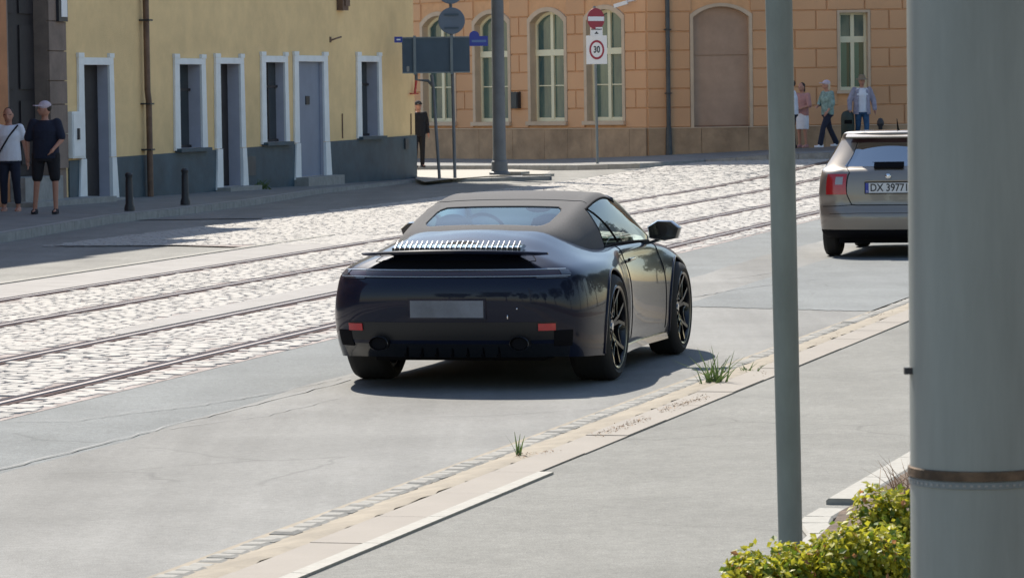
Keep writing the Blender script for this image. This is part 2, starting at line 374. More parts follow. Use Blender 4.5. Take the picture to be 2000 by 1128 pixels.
# ---- cobbled tram bed
bed_m = strip_sheet('tram_track_bed', [W(W_COB1 if s < 47 else -17.4, s) for s in SS], [W(W_COB0, s) for s in SS], -.002, M['mortar'])
def cobble_verts(c, a, bb, h, rot, r):
    """one hewn block: bevelled, slightly tilted top"""
    ca, sa = math.cos(rot), math.sin(rot); tx = r.uniform(-.12, .12); ty = r.uniform(-.12, .12); vs = []
    for k, (sx, sy) in enumerate(((-1, -1), (1, -1), (1, 1), (-1, 1))):
        for sc, z in ((1, -.004), (.93, h * .5), (.66, h)):
            x = sx * a / 2 * sc; y = sy * bb / 2 * sc
            vs.append((c.x + x * ca - y * sa, c.y + x * sa + y * ca, c.z + z + (x * tx + y * ty if z > 0 else 0) * .3))
    fs = []
    for k in range(4):
        k2 = (k + 1) % 4
        for j in (0, 1): fs.append((k * 3 + j, k2 * 3 + j, k2 * 3 + j + 1, k * 3 + j + 1))
    fs.append((2, 5, 8, 11)); return vs, fs
def cobble_clear(wv, s):
    for k, wr in enumerate(W_R):
        if -.17 < wv - wr < .15: return False
    if wv < W_R[3] - .12 and s < 47: return False           # concrete strip there
    if W_R[1] - .52 < wv < W_R[1] - .1 and 31 < s + rnd.uniform(-1, 1) < 43: return False   # asphalt repair
    return True
cells = []
s = 20.5
while s < 95:
    row = .125 if s < 60 else .19
    wv = W_COB0 - rnd.uniform(.02, .1)
    while wv > (W_COB1 if s < 47 else -17.4):
        l = rnd.uniform(.13, .20) * (1 if s < 60 else 1.3)
        if cobble_clear(wv - l / 2, s) and rnd.random() > .012: cells.append((s, wv - l / 2 + rnd.uniform(-.012, .012), row * rnd.uniform(.84, .93), l * rnd.uniform(.84, .94)))
        wv -= l
    s += row
def screenkey(c): p = W(c[1], c[0]); return (p - Vector((0, 0, CAM_H))).length + (500 if p.x / p.y < -.139 else 0)
cells.sort(key=screenkey)
protos = []
for k in range(24):
    r2 = random.Random(k); b = MB(); b.add(*cobble_verts(Vector((0, 0, 0)), r2.uniform(.13, .18), .112, r2.uniform(.003, .007), -RAIL_ANG + r2.uniform(-.05, .05), r2)); protos.append(b.mesh('cobblestone')); protos[-1].materials.append(M['cobble'])
for (s, wv, a, l) in cells[:300]:
    o = bpy.data.objects.new('cobblestone', rnd.choice(protos)); C.objects.link(o); o.parent = bed_m; p = W(wv, s); o.location = (p.x, p.y, rnd.uniform(-.002, .004))
b = MB()
for (s, wv, a, l) in cells[300:]:
    p = W(wv, s); b.add(*cobble_verts(p, l, a, rnd.uniform(.003, .0075), -RAIL_ANG + rnd.uniform(-.07, .07), rnd))
o = b.obj('cobblestones', M['cobble'], bed_m); o['kind'] = 'stuff'
# rails: grooved tram rails, running head, groove, guard lip
for wr in W_R:
    o_ = MB(); o_.loft([[W(wr - .125, s, .004), W(wr + .105, s, .004)] for s in SS + [100]], False, False)
    rail = tag(o_.obj('tram_rail', M['rail_side']), kind='structure')
    h = MB()
    for (x0, x1, z) in ((-.01, .042, .012), (-.075, -.06, .010)):
        h.loft([[W(wr + x0, s, .0), W(wr + x0 + .006, s, z), W(wr + x1 - .006, s, z), W(wr + x1, s, .0)] for s in SS + [100]])
    h.obj('rail_head', M['rail_top'], rail)
# far rails carry on across the junction
strip_sheet('concrete_strip', [W(-14.25, s) for s in (8, 50)], [W(W_R[3] - .14, s) for s in (8, 50)], .003, M['strip'])
st = MB()
for i in range(42): st.box(-14.40, -14.27, 8 + i, 8.985 + i, -.02, .012, Matrix((rn, rd, Vector((0, 0, 1)))).transposed().to_4x4())
o = st.obj('edging_stones', M['gutter']); tag(o, kind='structure')
ap = []; aq = []
for i in range(40):
    s = 29 + i * .4; k = math.sin(math.pi * i / 39) ** .5; ap.append(W(W_R[1] - .1, s)); aq.append(W(W_R[1] - .1 - .45 * k - rnd.uniform(0, .08), s))
strip_sheet('asphalt_repair', aq, ap, .008, M['strip'])

# ---- right-hand kerb: gutter stones, sandy bedding, kerb slabs, white edging, then the footway
kz = .03; KS = [-8 + 2 * i for i in range(50)]
def ang(v): return math.atan2(v.y, v.x)
walk = strip_sheet('footway', [K(.588, s, 0) for s in KS], [K(30, s) for s in KS], kz - .01, M['asphalt_walk'])
sand = strip_sheet('kerb_bedding', [K(-.02, s) for s in KS], [K(.64, s) for s in KS], .004, M['kerb_cream'])
gut = empty('road_gutter'); gut['kind'] = 'structure'
gp = []
for k in range(10):
    r2 = random.Random(40 + k); b = MB(); b.add(*cobble_verts(Vector((0, 0, 0)), .125, .125, r2.uniform(.014, .024), 0, r2)); gp.append(b.mesh('gutter_stone')); gp[-1].materials.append(M['gutter'])
for i in range(300):
    s = -.6 + i * .14; p = K(.07, s)
    o = bpy.data.objects.new('gutter_stone', rnd.choice(gp)); C.objects.link(o); o.parent = gut; o.location = (p.x, p.y, -.006 + rnd.uniform(-.003, .003)); o.rotation_euler = (rnd.uniform(-.03, .03), rnd.uniform(-.03, .03), ang(gd) + math.pi / 2 + rnd.uniform(-.05, .05))
# sloping sandy verge between gutter and kerb, uneven
b = MB(); rows = []
for i in range(320):
    s = -2 + i * .15; rows.append([K(.125 + rnd.uniform(-.015, .02), s, .002), K(.19, s, .016 + rnd.uniform(-.004, .004)), K(.29 + rnd.uniform(-.01, .02), s, .031 + rnd.uniform(-.004, .005)), K(.335 + rnd.uniform(-.02, .03), s, kz - .004)])
b.loft(rows, False, False); tag(b.obj('sandy_verge', M['kerb_cream'], None, 40), kind='structure')
kerb = empty('kerb'); kerb['kind'] = 'structure'
L_ = 1.0
kb = MB(); e = .008
kb.loft([[(x, y0, -.05), (x, y0, kz - .012), (x, y0 + .012, kz), (x, .252, kz), (x, .252, -.05)] for x, y0 in ((0, 0), (L_ - .008, 0))])
km = kb.mesh('kerb_slab'); km.materials.append(M['kerb_pink'])
for i in range(60):
    s = -4 + i * L_; p = K(.335 + rnd.uniform(-.003, .003), s, rnd.uniform(-.002, .002)); o = bpy.data.objects.new('kerb_slab', km); C.objects.link(o); o.parent = kerb
    # local x along street, local y away from the road
    o.matrix_local = Matrix(((gd.x, gn.x, 0, p.x), (gd.y, gn.y, 0, p.y), (0, 0, 1, p.z), (0, 0, 0, 1)))
kb = MB(); kb.box(0, .992, .256, .335, -.05, kz + .003); kw = kb.mesh('edging_slab'); kw.materials.append(M['kerb_white'])
for i in range(8):
    s = -4 + i; p = K(.335, s); o = bpy.data.objects.new('edging_slab', kw); C.objects.link(o); o.parent = kerb
    o.matrix_local = Matrix(((gd.x, gn.x, 0, p.x), (gd.y, gn.y, 0, p.y), (0, 0, 1, 0), (0, 0, 0, 1)))

# ---- planting bed in the right foreground
bk = [G(1790, 914, kz), G(1679, 982, kz), G(1640, 1003, kz)]
bdv = (bk[1] - bk[0]).normalized()
edge = [bk[0] - bdv * 14, bk[0], bk[1], bk[2]]
soil_poly = [Vector((p.x, p.y, 0)) for p in edge] + [Vector((1.42, 16.3, 0)), Vector((1.15, 15.0, 0)), Vector((.9, 11, 0)), Vector((.6, 4, 0)), Vector((9, 4, 0)), Vector((9, 30, 0))]
b = MB(); b.add([(p.x, p.y, kz + .012) for p in soil_poly], [tuple(range(len(soil_poly)))]); tag(b.obj('bed_soil', M['soil']), kind='structure')
bedk = empty('bed_kerb'); bedk['kind'] = 'structure'
path = [edge[0], edge[1], edge[2], edge[3]]
def seg_kerb(a, c, wd, h, nm):
    n = max(1, round((c - a).length / 1.0)); d = (c - a) / n
    for i in range(n):
        q = MB(); p0 = a + d * i; p1 = a + d * (i + .99); nn = Vector((d.y, -d.x, 0)).normalized() * wd
        pr_ = [(0, 0), (0, h - .01), (.08, h), (.92, h), (1, h - .01), (1, 0)]
        q.loft([[Vector((*(p + nn * t).xy, kz - .03 + hh)) for t, hh in pr_] for p in (p0, p1)]); q.obj(nm, M['kerb_white'], bedk, 30)
seg_kerb(Vector((*edge[0].xy, 0)), Vector((*edge[2].xy, 0)), .16, .05, 'edging_slab')
arc = [G(1700, 973, kz), G(1655, 996, kz), G(1628, 1012, kz), G(1622, 1024, kz), G(1640, 1045, kz), G(1600, 1085, kz), G(1540, 1128, kz)]
for i in range(1, len(arc) - 1):
    seg_kerb(Vector((*arc[i].xy, 0)), Vector((*arc[i + 1].xy, 0)), .14, .04, 'edging_slab')
def leafy(name, c, rx, ry, rz, n, size, mats_w, parent, seed):
    r = random.Random(seed); b = MB()
    blobs = [(Vector((r.uniform(-.7, .7) * rx, r.uniform(-.7, .7) * ry, r.uniform(.15, .75) * rz)), r.uniform(.28, .45)) for _ in range(26)]
    for _ in range(n):
        bc, br = r.choice(blobs); d = Vector((r.gauss(0, 1), r.gauss(0, 1), r.gauss(0, 1))).normalized()
        p = Vector((bc.x + d.x * br * rx, bc.y + d.y * br * ry, bc.z + d.z * br * rz * .75)) * 1.0
        p += Vector((r.gauss(0, .012), r.gauss(0, .012), r.gauss(0, .012)))
        if p.z < .0: p.z = -p.z * .3
        nrm = (d + Vector((r.gauss(0, .7), r.gauss(0, .7), r.gauss(0, .7) + .35))).normalized(); t = nrm.cross(Vector((r.gauss(0, 1), r.gauss(0, 1), r.gauss(0, 1)))).normalized(); q = nrm.cross(t)
        s = size * r.uniform(.6, 1.3); top = p.z / rz
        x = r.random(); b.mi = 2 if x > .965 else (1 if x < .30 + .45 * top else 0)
        b.add([p + Vector(c), p + Vector(c) + t * s * .5 + q * s * .34 + nrm * s * .1, p + Vector(c) + t * s, p + Vector(c) + t * s * .5 - q * s * .34 + nrm * s * .1], [(0, 1, 2, 3)])
    return b.obj(name, mats_w, parent)
def stems(c, rx, rz, n, parent, seed):
    r = random.Random(seed); b = MB()
    for _ in range(n):
        a = Vector((r.uniform(-.3, .3) * rx, r.uniform(-.3, .3) * rx, 0)); e_ = Vector((r.uniform(-.8, .8) * rx, r.uniform(-.7, .7) * rx, r.uniform(.5, .95) * rz)); mid = (a + e_) / 2 + Vector((r.uniform(-.05, .05), r.uniform(-.05, .05), .04))
        b.tube([Vector(c) + a, Vector(c) + mid, Vector(c) + e_], [.007, .005, .002], 5)
    return b.obj('stem', M['twig'], parent, 60)
def bush(u, v, Y, rx, rz, n, label, seed):
    p = at_depth(u, v, Y); e_ = empty('shrub', (p.x, Y, kz), 0, label, 'shrub', 'low shrubs in the planting bed')
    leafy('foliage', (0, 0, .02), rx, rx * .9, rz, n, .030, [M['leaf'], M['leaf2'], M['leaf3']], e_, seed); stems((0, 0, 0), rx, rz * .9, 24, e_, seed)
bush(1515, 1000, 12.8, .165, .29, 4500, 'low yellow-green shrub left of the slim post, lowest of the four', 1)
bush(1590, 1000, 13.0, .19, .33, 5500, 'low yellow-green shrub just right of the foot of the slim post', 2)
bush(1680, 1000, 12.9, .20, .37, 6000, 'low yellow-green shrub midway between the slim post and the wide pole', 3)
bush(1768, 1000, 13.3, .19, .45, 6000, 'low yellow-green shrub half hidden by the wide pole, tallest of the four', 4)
# dry weeds behind the bed kerb
def tuft(name, c, n, h, spread, mt, label, cat, group=None, lean=.35, wd=.008, seed=0):
    r = random.Random(seed); b = MB()
    for _ in range(n):
        a = Vector((r.gauss(0, spread), r.gauss(0, spread), 0)); d = Vector((r.gauss(0, lean), r.gauss(0, lean), 1)).normalized(); hh = h * r.uniform(.35, 1)
        sd = Vector((r.uniform(-1, 1), r.uniform(-.3, .3), 0)).normalized(); pts = []
        for k in range(4):
            t = k / 3; p = a + d * hh * t + Vector((d.x, d.y, 0)) * hh * t * t * .8; pts.append((p - sd * wd * (1 - t * .9), p + sd * wd * (1 - t * .9)))
        b.add([q for pr2 in pts for q in pr2], [(2 * k, 2 * k + 1, 2 * k + 3, 2 * k + 2) for k in range(3)])
    o = b.obj(name, mt); o.location = c; return tag(o, label, cat, group)
tuft('grass_tuft', K(.30, (G(1408, 755) - g0).dot(gd), .0), 24, .22, .035, M['grass'], 'tall green grass tuft on the kerb, left of the pair beside the slim post', 'grass tuft', 'grass tufts on the kerb', seed=1)
tuft('grass_tuft', K(.30, (G(1440, 752) - g0).dot(gd) - .1, .0), 26, .27, .03, M['grass'], 'tall green grass tuft on the sandy kerb, nearest to the slim post', 'grass tuft', 'grass tufts on the kerb', seed=2)
tuft('grass_tuft', K(.32, (G(1478, 738) - g0).dot(gd) + .3, .0), 16, .10, .03, M['grass'], 'short yellowing grass tuft just left of the slim post', 'grass tuft', 'grass tufts on the kerb', seed=3)
tuft('grass_tuft', K(.26, (G(987, 898) - g0).dot(gd), .01), 7, .15, .008, M['grass'], 'tiny upright grass sprout in the gutter, nearest to the bottom of the picture', 'grass tuft', 'grass tufts on the kerb', lean=.15, seed=4)
r = random.Random(5); b = MB()
for (u0, v0, u1, v1, n) in ((1165, 852, 1262, 818, 420), (1290, 804, 1382, 774, 380), (1005, 895, 1080, 880, 120), (1590, 672, 1640, 652, 30), (1700, 622, 1745, 608, 30), (1480, 735, 1500, 728, 20), (1745, 965, 1782, 948, 60)):
    for _ in range(n):
        t = r.random(); p = G(u0 + (u1 - u0) * t, v0 + (v1 - v0) * t, .03); p += Vector((r.gauss(0, .02), r.gauss(0, .05), r.uniform(-.012, .014)))
        d = Vector((r.gauss(0, 1), r.gauss(0, 1), r.gauss(0, .5))).normalized() * r.uniform(.006, .018); q = Vector((r.gauss(0, 1), r.gauss(0, 1), r.gauss(0, .6))).normalized() * .004
        b.add([p, p + d + q, p + d * 1.2, p + d - q * .6], [(0, 1, 2, 3)])
tag(b.obj('dead_leaves', M['dry']), 'brown dead leaves and dry weeds scattered along the kerb', 'debris', None, 'stuff')
# dead plant in the bed behind the wide pole
p = G(1775, 965, kz)
tuft('dry_plant', p, 60, .2, .07, M['dry'], 'withered brown plant in the planting bed beside the wide grey pole', 'plant', lean=.6, wd=.004, seed=9)

# ================================================================ FOREGROUND POLES
# big tapered steel pole
e_ = empty('tram_pole', (0, 0, 0), 0, 'wide pale grey steel pole with a rusty strap, nearest thing on the right', 'pole')
pl_ = at_depth(1777, 564, 8.6); cx = pl_.x + .155; e_.location = (cx, 8.6, 0)
b = MB(); b.lathe([(.165, -.1), (.165, 0), (.150, .6), (.158, 1.2), (.158, 2.4), (.15, 5), (.12, 9), (0, 9)][0:0] + [(.158, -.1), (.157, 1.0), (.156, 2.4), (.15, 5), (.12, 9), (0.001, 9.0)], n=64)
b.obj('shaft', M['pole'], e_, 40)
zb = at_depth(1790, 925, 8.6).z
b = MB(); b.lathe([(.157, zb - .004), (.1625, zb - .002), (.1625, zb + .018), (.157, zb + .02)], n=64); b.obj('rusty_strap', M['rust'], e_, 40)
b = MB(); b.lathe([(.157, zb - .022), (.160, zb - .021), (.160, zb - .006), (.157, zb - .005)], n=64); o_s = b.obj('perforated_band', M['galv'], e_, 40)
b = MB()
for k in range(60):
    a = k * 2 * math.pi / 60; Mx = Matrix.Rotation(a, 4, 'Z') @ Matrix.Translation((.1605, 0, zb - .0135)); b.box(-.0012, .0008, -.0035, .0035, -.0025, .0025, Mx)
b.obj('slot', M['kerb_grey'], e_)
b = MB(); b.box(-.172, -.150, -.012, .012, -.008, .008, Matrix.Translation((0, -.02, at_depth(1780, 722, 8.6).z))); b.obj('bolt', M['iron'], e_)
# slim signpost
a = at_depth(1521, 0, 14.3); c_ = at_depth(1543.5, 1040, 14.5); d = (c_ - a); foot = a + d * ((kz - a.z) / d.z); top = a - d * 1.2
e_ = empty('sign_post', foot, 0, 'slim dark green-grey steel post, leaning slightly, standing behind the yellow-green shrubs', 'post')
b = MB(); b.tube([foot - foot, a - foot, top - foot], [.0475, .0525, .054], 32); b.obj('tube', M['pole_green'], e_, 40)
b = MB(); b.lathe([(.11, 0), (.11, .012), (.06, .02), (.05, .06)], n=24); b.obj('base_collar', M['iron'], e_, 40)
# its sign plate is above the picture
b = MB(); b.lathe([(0.001, 0), (.3, 0), (.3, .004), (0.001, .004)], Matrix.Translation(top - foot + Vector((0, -.08, -.3))) @ Matrix.Rotation(R_(90), 4, 'X'), 32); b.obj('sign_plate', M['sign_back'], e_)

# ---- trees added out of view, right and behind, for dark reflections in the cars
M['crown'] = mat('tree_leaves', (.045, .075, .02), .6, var=.35, vscale=6, thin=.2); M['bark'] = mat('bark', (.06, .045, .035), .9, bump=.6, bscale=12)
def tree_mesh(seed):
    r = random.Random(seed); b = MB(); pts = [(Vector((r.uniform(-2.6, 2.6), r.uniform(-2.6, 2.6), r.uniform(3.6, 8.6))), r.uniform(1.1, 1.9)) for _ in range(16)]
    for _ in range(2600):
        c, q = r.choice(pts); d = Vector((r.gauss(0, 1), r.gauss(0, 1), r.gauss(0, 1))).normalized(); p = c + d * q * r.uniform(.75, 1.05)
        t = d.cross(Vector((r.gauss(0, 1), r.gauss(0, 1), r.gauss(0, 1)))).normalized(); u_ = (d + t.cross(d) * r.uniform(-.5, .5)).cross(t).normalized(); s_ = r.uniform(.16, .34)
        b.add([p - t * s_, p - u_ * s_ * .6, p + t * s_, p + u_ * s_ * .6], [(0, 1, 2, 3)])
    me = b.mesh('crown'); me.materials.append(M['crown'])
    t_ = MB(); t_.tube([(0, 0, -.1), (.03, .02, 1.5), (-.02, .05, 3.2), (.1, 0, 5.5)], [.22, .17, .14, .06], 10)
    for k in range(5): a = k * 1.25; t_.tube([(0, 0, 2.8 + k * .25), (math.cos(a) * 1.2, math.sin(a) * 1.2, 4.2 + k * .3), (math.cos(a) * 2, math.sin(a) * 2, 5.6 + k * .3)], [.09, .06, .03], 6)
    tm = t_.mesh('trunk', 50); tm.materials.append(M['bark']); return me, tm
tms = [tree_mesh(k) for k in range(3)]
for k, (x, y) in enumerate([(13, 12), (14.5, 20), (16, 28), (18, 36), (20, 45), (22, 54), (24.5, 63), (27, 73), (10, 3), (6, -14), (-2, -16), (-11, -15), (-20, -12), (15, -9)]):
    e_ = empty('reflection_tree', (x, y, 0), k * 1.3, 'leafy dark green tree added out of view for the car reflections', 'tree', 'unseen trees added for the car reflections'); a, t_ = tms[k % 3]
    link_mesh('crown', a, e_); link_mesh('trunk', t_, e_); sc_ = .9 + .12 * (k % 4); e_.scale = (sc_, sc_, sc_)

# ================================================================ BUILDINGS
Zv = Vector((0, 0, 1))
class Wall:
    """vertical wall plane; local x runs along it to the right, y goes into it, z up from the street datum"""
    def __init__(s, o, d):
        s.o = Vector((o.x, o.y, 0)); s.d = Vector((d.x, d.y, 0)).normalized(); s.i = Vector((-s.d.y, s.d.x, 0))
        if s.i.y < 0: s.i = -s.i
        s.M = Matrix((s.d, s.i, Zv)).transposed().to_4x4(); s.M.translation = s.o
    def at(s, u, v, depth=0):
        r = ray(u, v); o = s.o + s.i * depth - Vector((0, 0, CAM_H)); t = o.dot(s.i) / r.dot(s.i); p = r * t - (s.o - Vector((0, 0, CAM_H)))
        return p.dot(s.d), p.z
    def s(s, u, v=200): return s.at(u, v)[0]
    def z(s, u, v): return s.at(u, v)[1]
def opening(s0, s1, z0, z1, rise=0, n=10):
    if not rise: return [(s0, z0), (s1, z0), (s1, z1), (s0, z1)]
    pts = [(s0, z0), (s1, z0)]; c = (s0 + s1) / 2; hw = (s1 - s0) / 2; R0 = (hw * hw + rise * rise) / (2 * rise); a = math.asin(min(1, hw / R0)) if rise <= hw else math.pi / 2
    for k in range(n + 1):
        t = a - 2 * a * k / n; pts.append((c + R0 * math.sin(t), z1 - R0 + R0 * math.cos(t)))
    return pts
def sheet(outer, holes, y=0, reveal=.25):
    b = MB(); loops = [outer] + holes; V_ = []; E_ = []
    for L in loops:
        k = len(V_); V_ += [Vector((p[0], p[1])) for p in L]; E_ += [(k + i, k + (i + 1) % len(L)) for i in range(len(L))]
    vs, _, fs, _, _, _ = delaunay_2d_cdt(V_, E_, [], 1, 1e-6)
    def inside(x, z, L):
        c = False; n = len(L)
        for i in range(n):
            (x0, z0), (x1, z1) = L[i], L[(i + 1) % n]
            if (z0 > z) != (z1 > z) and x < (x1 - x0) * (z - z0) / (z1 - z0) + x0: c = not c
        return c
    keep = []
    for f in fs:
        cx_ = sum(vs[i].x for i in f) / len(f); cz_ = sum(vs[i].y for i in f) / len(f)
        if inside(cx_, cz_, outer) and not any(inside(cx_, cz_, H_) for H_ in holes): keep.append(f)
    b.add([(p.x, y, p.y) for p in vs], keep)
    if reveal:
        b.mi = 1
        for L in holes:
            n = len(L); b.add([(p[0], y, p[1]) for p in L] + [(p[0], y + reveal, p[1]) for p in L], [(i, (i + 1) % n, n + (i + 1) % n, n + i) for i in range(n)])
    return b
def ring_band(pin, pout, y0, y1):
    n = len(pin); b = MB(); b.add([(x, y0, z) for x, z in pin] + [(x, y0, z) for x, z in pout] + [(x, y1, z) for x, z in pin] + [(x, y1, z) for x, z in pout],
        [f for i in range(1, n) for f in ((i, (i + 1) % n, n + (i + 1) % n, n + i), (n + i, n + (i + 1) % n, 3 * n + (i + 1) % n, 3 * n + i), (i, 2 * n + i, 2 * n + (i + 1) % n, (i + 1) % n))]); return b

# ---- yellow house
cY = G(812, 349, .03); lY = G(163, 390, .177); WY = Wall(lY, cY - lY); LY = (Vector((cY.x, cY.y, 0)) - WY.o).length
yh_ = empty('yellow_house', (0, 0, 0), 0, 'old yellow rendered house with dark blue-grey plinth and white-framed doors and windows', 'house')
yh_.matrix_world = WY.M
sL = WY.s(123)
OP = [(151, 161, 211, 219, 106, 127, 388, 'door', .21), (339, 348, 391, 399, 108, 126, 289, 'window', .25), (419, 428, 467, 474, 107, 125, 364, 'door', .25),
      (509, 517, 554, 560, 103.5, 122, 277, 'window', .18), (573, 581, 630, 638, 103, 120.6, 344, 'flush', .09), (696, 703.5, 737, 743, 104, 121, 266, 'window', .25)]
holes = []; specs = []
for ol, il, ir, orr, to, ti, bo, kd, dp in OP:
    s0, s1 = WY.s(il), WY.s(ir); z1 = WY.z((il + ir) / 2, ti); z0 = WY.z((il + ir) / 2, bo); holes.append(opening(s0, s1, z0, z1)); specs.append((WY.s(ol), s0, s1, WY.s(orr), WY.z((ol + orr) / 2, to), z1, z0, kd, dp))
HY = 10.1
o = sheet([(sL, -.1), (LY, -.1), (LY, HY), (sL, HY)], holes, 0, .34).obj('wall', [M['yellow'], M['reveal']], yh_)
b = MB(); b.box(sL, LY - .003, .7, 9, -.1, HY); b.obj('rear_wall', M['yellow'], yh_)
b = MB(); b.box(LY - .02, LY - .001, 0.002, .7, -.1, HY); b.obj('corner', M['yellow'], yh_)
b = MB(); b.box(sL, LY + .25, -.45, 9.4, HY, HY + .18); b.prism([(-.45, HY + .18), (9.4, HY + .18), (4.6, HY + 3.4)], 'x', sL, LY + .2); b.obj('roof', M['roof'], yh_)
# plinth in pieces between the openings that reach the ground
zpl = lambda s_: WY.z(222, 307) + (WY.z(812, 264) - WY.z(222, 307)) * (s_ - WY.s(222)) / (LY - WY.s(222))
cuts = [(WY.s(130), specs[0][0]), (specs[0][3], specs[2][0]), (specs[2][3], specs[4][0]), (specs[4][3], LY + .025)]
b = MB()
for a, c in cuts:
    wins = [q for q in specs if q[7] == 'window' and a < q[0] < c]
    b.add([(a, -.03, -.1), (c, -.03, -.1), (c, -.03, zpl(c)), (a, -.03, zpl(a)), (a, -.0, -.1), (c, 0, -.1), (c, -.0, zpl(c)), (a, -.0, zpl(a))], [(0, 1, 2, 3), (3, 2, 6, 7), (0, 3, 7, 4), (1, 5, 6, 2)])
b.obj('plinth', M['teal'], yh_)
for (so0, s0, s1, so1, zo, z1, z0, kd, dp) in specs:
    b = MB(); fl = -.045
    # upright bands splay a little towards the bottom, lintel has raised ears
    zb_ = (z0 if kd != 'window' else z0 - .04); zm = zpl(s0) + .02
    for a, c, sg in ((so0, s0, -1), (s1, so1, 1)):
        ow = a if sg < 0 else c; iw = c if sg < 0 else a
        b.prism([(iw, zb_ if kd == 'window' else zm), (iw, z1), (ow, z1), (ow + sg * .05, zb_ if kd == 'window' else zm)], 'y', fl, -.002)
        if kd != 'window': b.prism([(iw, zb_ - .05), (iw, zm - .01), (ow + sg * .015, zm - .01), (ow + sg * .11, zb_ - .05)], 'y', fl - .02, -.002)
        b.prism([(iw - sg * -.0, zo - .06), (iw, zo + .02), (ow + sg * .02, zo + .02), (ow + sg * .02, zo - .06)], 'y', fl - .012, -.002)
    b.prism([(so0, z1 + .002), (so1, z1 + .002), (so1, zo - .062), (so0, zo - .062)], 'y', fl, -.002)
    wn = b.obj('window_frame' if kd == 'window' else 'door_frame', M['white_trim'], yh_)
    if kd == 'window':
        q = MB(); q.box(s0, s1, dp - .01, dp, z0, z1); q.obj('pane', M['dark_glass'], wn)
        q = MB(); q.bar((s0 + .03, dp - .03, z0), (s0 + .03, dp - .03, z1), .05, .05); q.bar((s0, dp - .03, z0 + .03), (s1, dp - .03, z0 + .03), .05, .05); q.bar(((s0 + s1) / 2, dp - .03, z0), ((s0 + s1) / 2, dp - .03, z1), .05, .05); q.bar((s0, dp - .03, z0 + .7 * (z1 - z0)), (s1, dp - .03, z0 + .7 * (z1 - z0)), .05, .05); q.obj('glazing_bar', M['dark_door'], wn)
        q = MB(); q.box(so0 + .02, so1 + .03, -.14, .1, z0 - .07, z0 - .002); q.obj('sill', M['teal'], wn)
    elif kd == 'door':
        q = MB(); q.box(s0, s1, dp - .01, dp + .04, z0, z1); dr = q.obj('door', M['dark_door'], wn)
        q = MB()
        for k in range(3): q.box(s0 + .15, s1 - .15, dp - .025, dp - .011, z0 + .15 + k * .72, z0 + .72 + k * .72)
        q.obj('panel', M['dark_door'], dr)
    else:
        q = MB(); q.box(s0, s1, dp - .03, dp, z0, z1); dr = q.obj('door', mat('pale_blue_door', (.20, .235, .31), .55, var=.05, dirt=.1), wn); dr['label'] = 'pale grey-blue flush door'
        ps, pz = WY.at(605, 196); q = MB(); q.box(ps - .12, ps + .12, dp - .05, dp - .031, pz - .09, pz + .09); q.obj('plaque', M['iron'], dr)
    if kd != 'window':
        q = MB(); q.box(so0 - .1, so1 + .12, -.34, .3, -.1, z0 - .003); q.obj('doorstep', M['kerb_grey'], wn)
sp = WY.s(277)
dp_ = empty('downpipe', (0, 0, 0), 0, 'rusty brown downpipe on the yellow house, left of the first window', 'pipe'); dp_.matrix_world = WY.M
b = MB(); b.tube([(sp, -.11, HY), (sp + .02, -.11, 2.1), (sp + .05, -.12, 1.9), (sp + .05, -.12, .1)], .058, 14); b.obj('pipe', M['copper'], dp_, 50)
for zz in (1.0, 1.85, 3.4, 5.5): b = MB(); b.box(sp - .08, sp + .12, -.2, 0, zz, zz + .03); b.obj('bracket', M['iron'], dp_)
s0, s1 = WY.s(128), WY.s(153); zb1, zb2 = WY.z(140, 309), WY.z(140, 218)
eb = empty('electric_cabinet', (0, 0, 0), 0, 'white electric cabinet on the wall behind the man in the cap', 'cabinet'); eb.matrix_world = WY.M
b = MB(); b.box(s0, s1, -.12, 0, zb1, zb2); b.box(s0 + .03, s1 - .03, -.135, -.121, zb1 + .03, zb2 - .03); b.obj('box', M['white_trim'], eb)
b = MB(); zz = WY.z(136, 262); b.box(s0 + .18, s0 + .25, -.165, -.136, zz - .1, zz + .1); b.obj('handle', M['iron'], eb)
# small fittings on the yellow wall
s_, z_ = WY.at(663, 8); b = MB(); b.box(s_ - .2, s_ + .2, -.14, 0, z_ - .14, z_ + .4); b.box(s_ - .08, s_ + .22, -.17, -.141, z_ - .05, z_ + .35); tag(b.obj('wall_lamp', M['copper']), 'small brown box lamp high on the yellow wall between the door and the last window', 'lamp').matrix_world = WY.M
s_, z_ = WY.at(648, 76); b = MB(); b.tube([(s_ - .12, 0, z_ - .04), (s_ - .05, -.1, z_), (s_ + .16, -.16, z_ + .04)], .018, 8); b.box(s_ - .16, s_ - .08, -.02, 0, z_ - .08, z_ + .04); tag(b.obj('wall_hook', M['copper']), 'bent rusty bracket left over on the yellow wall above the blue-grey door', 'bracket').matrix_world = WY.M
s_, z_ = WY.at(804, 183); b = MB(); b.bar((s_ - .3, -.06, z_), (s_ + .3, -.06, z_), .03, .03); b.tube([(s_ + .05, -.06, z_), (s_ + .05, -.1, z_ + .3)], .03, 8); tag(b.obj('corner_bracket', M['lamp_red']), 'dark red pipe bracket on the right corner of the yellow house', 'bracket').matrix_world = WY.M
s_, z_ = WY.at(790, 281); b = MB(); b.box(s_ - .13, s_ + .13, -.07, -.031, z_ - .12, z_ + .12); tag(b.obj('meter_box', M['pipe_dark']), 'small dark hatch in the blue-grey plinth near the right corner', 'hatch').matrix_world = WY.M
s_, z_ = WY.at(486, 325); b = MB(); b.box(s_ - .25, s_ + .3, -.045, -.031, z_ - .18, z_ + .2); tag(b.obj('cellar_hatch', M['pipe_dark']), 'dark cellar hatch in the plinth between the two middle openings', 'hatch').matrix_world = WY.M
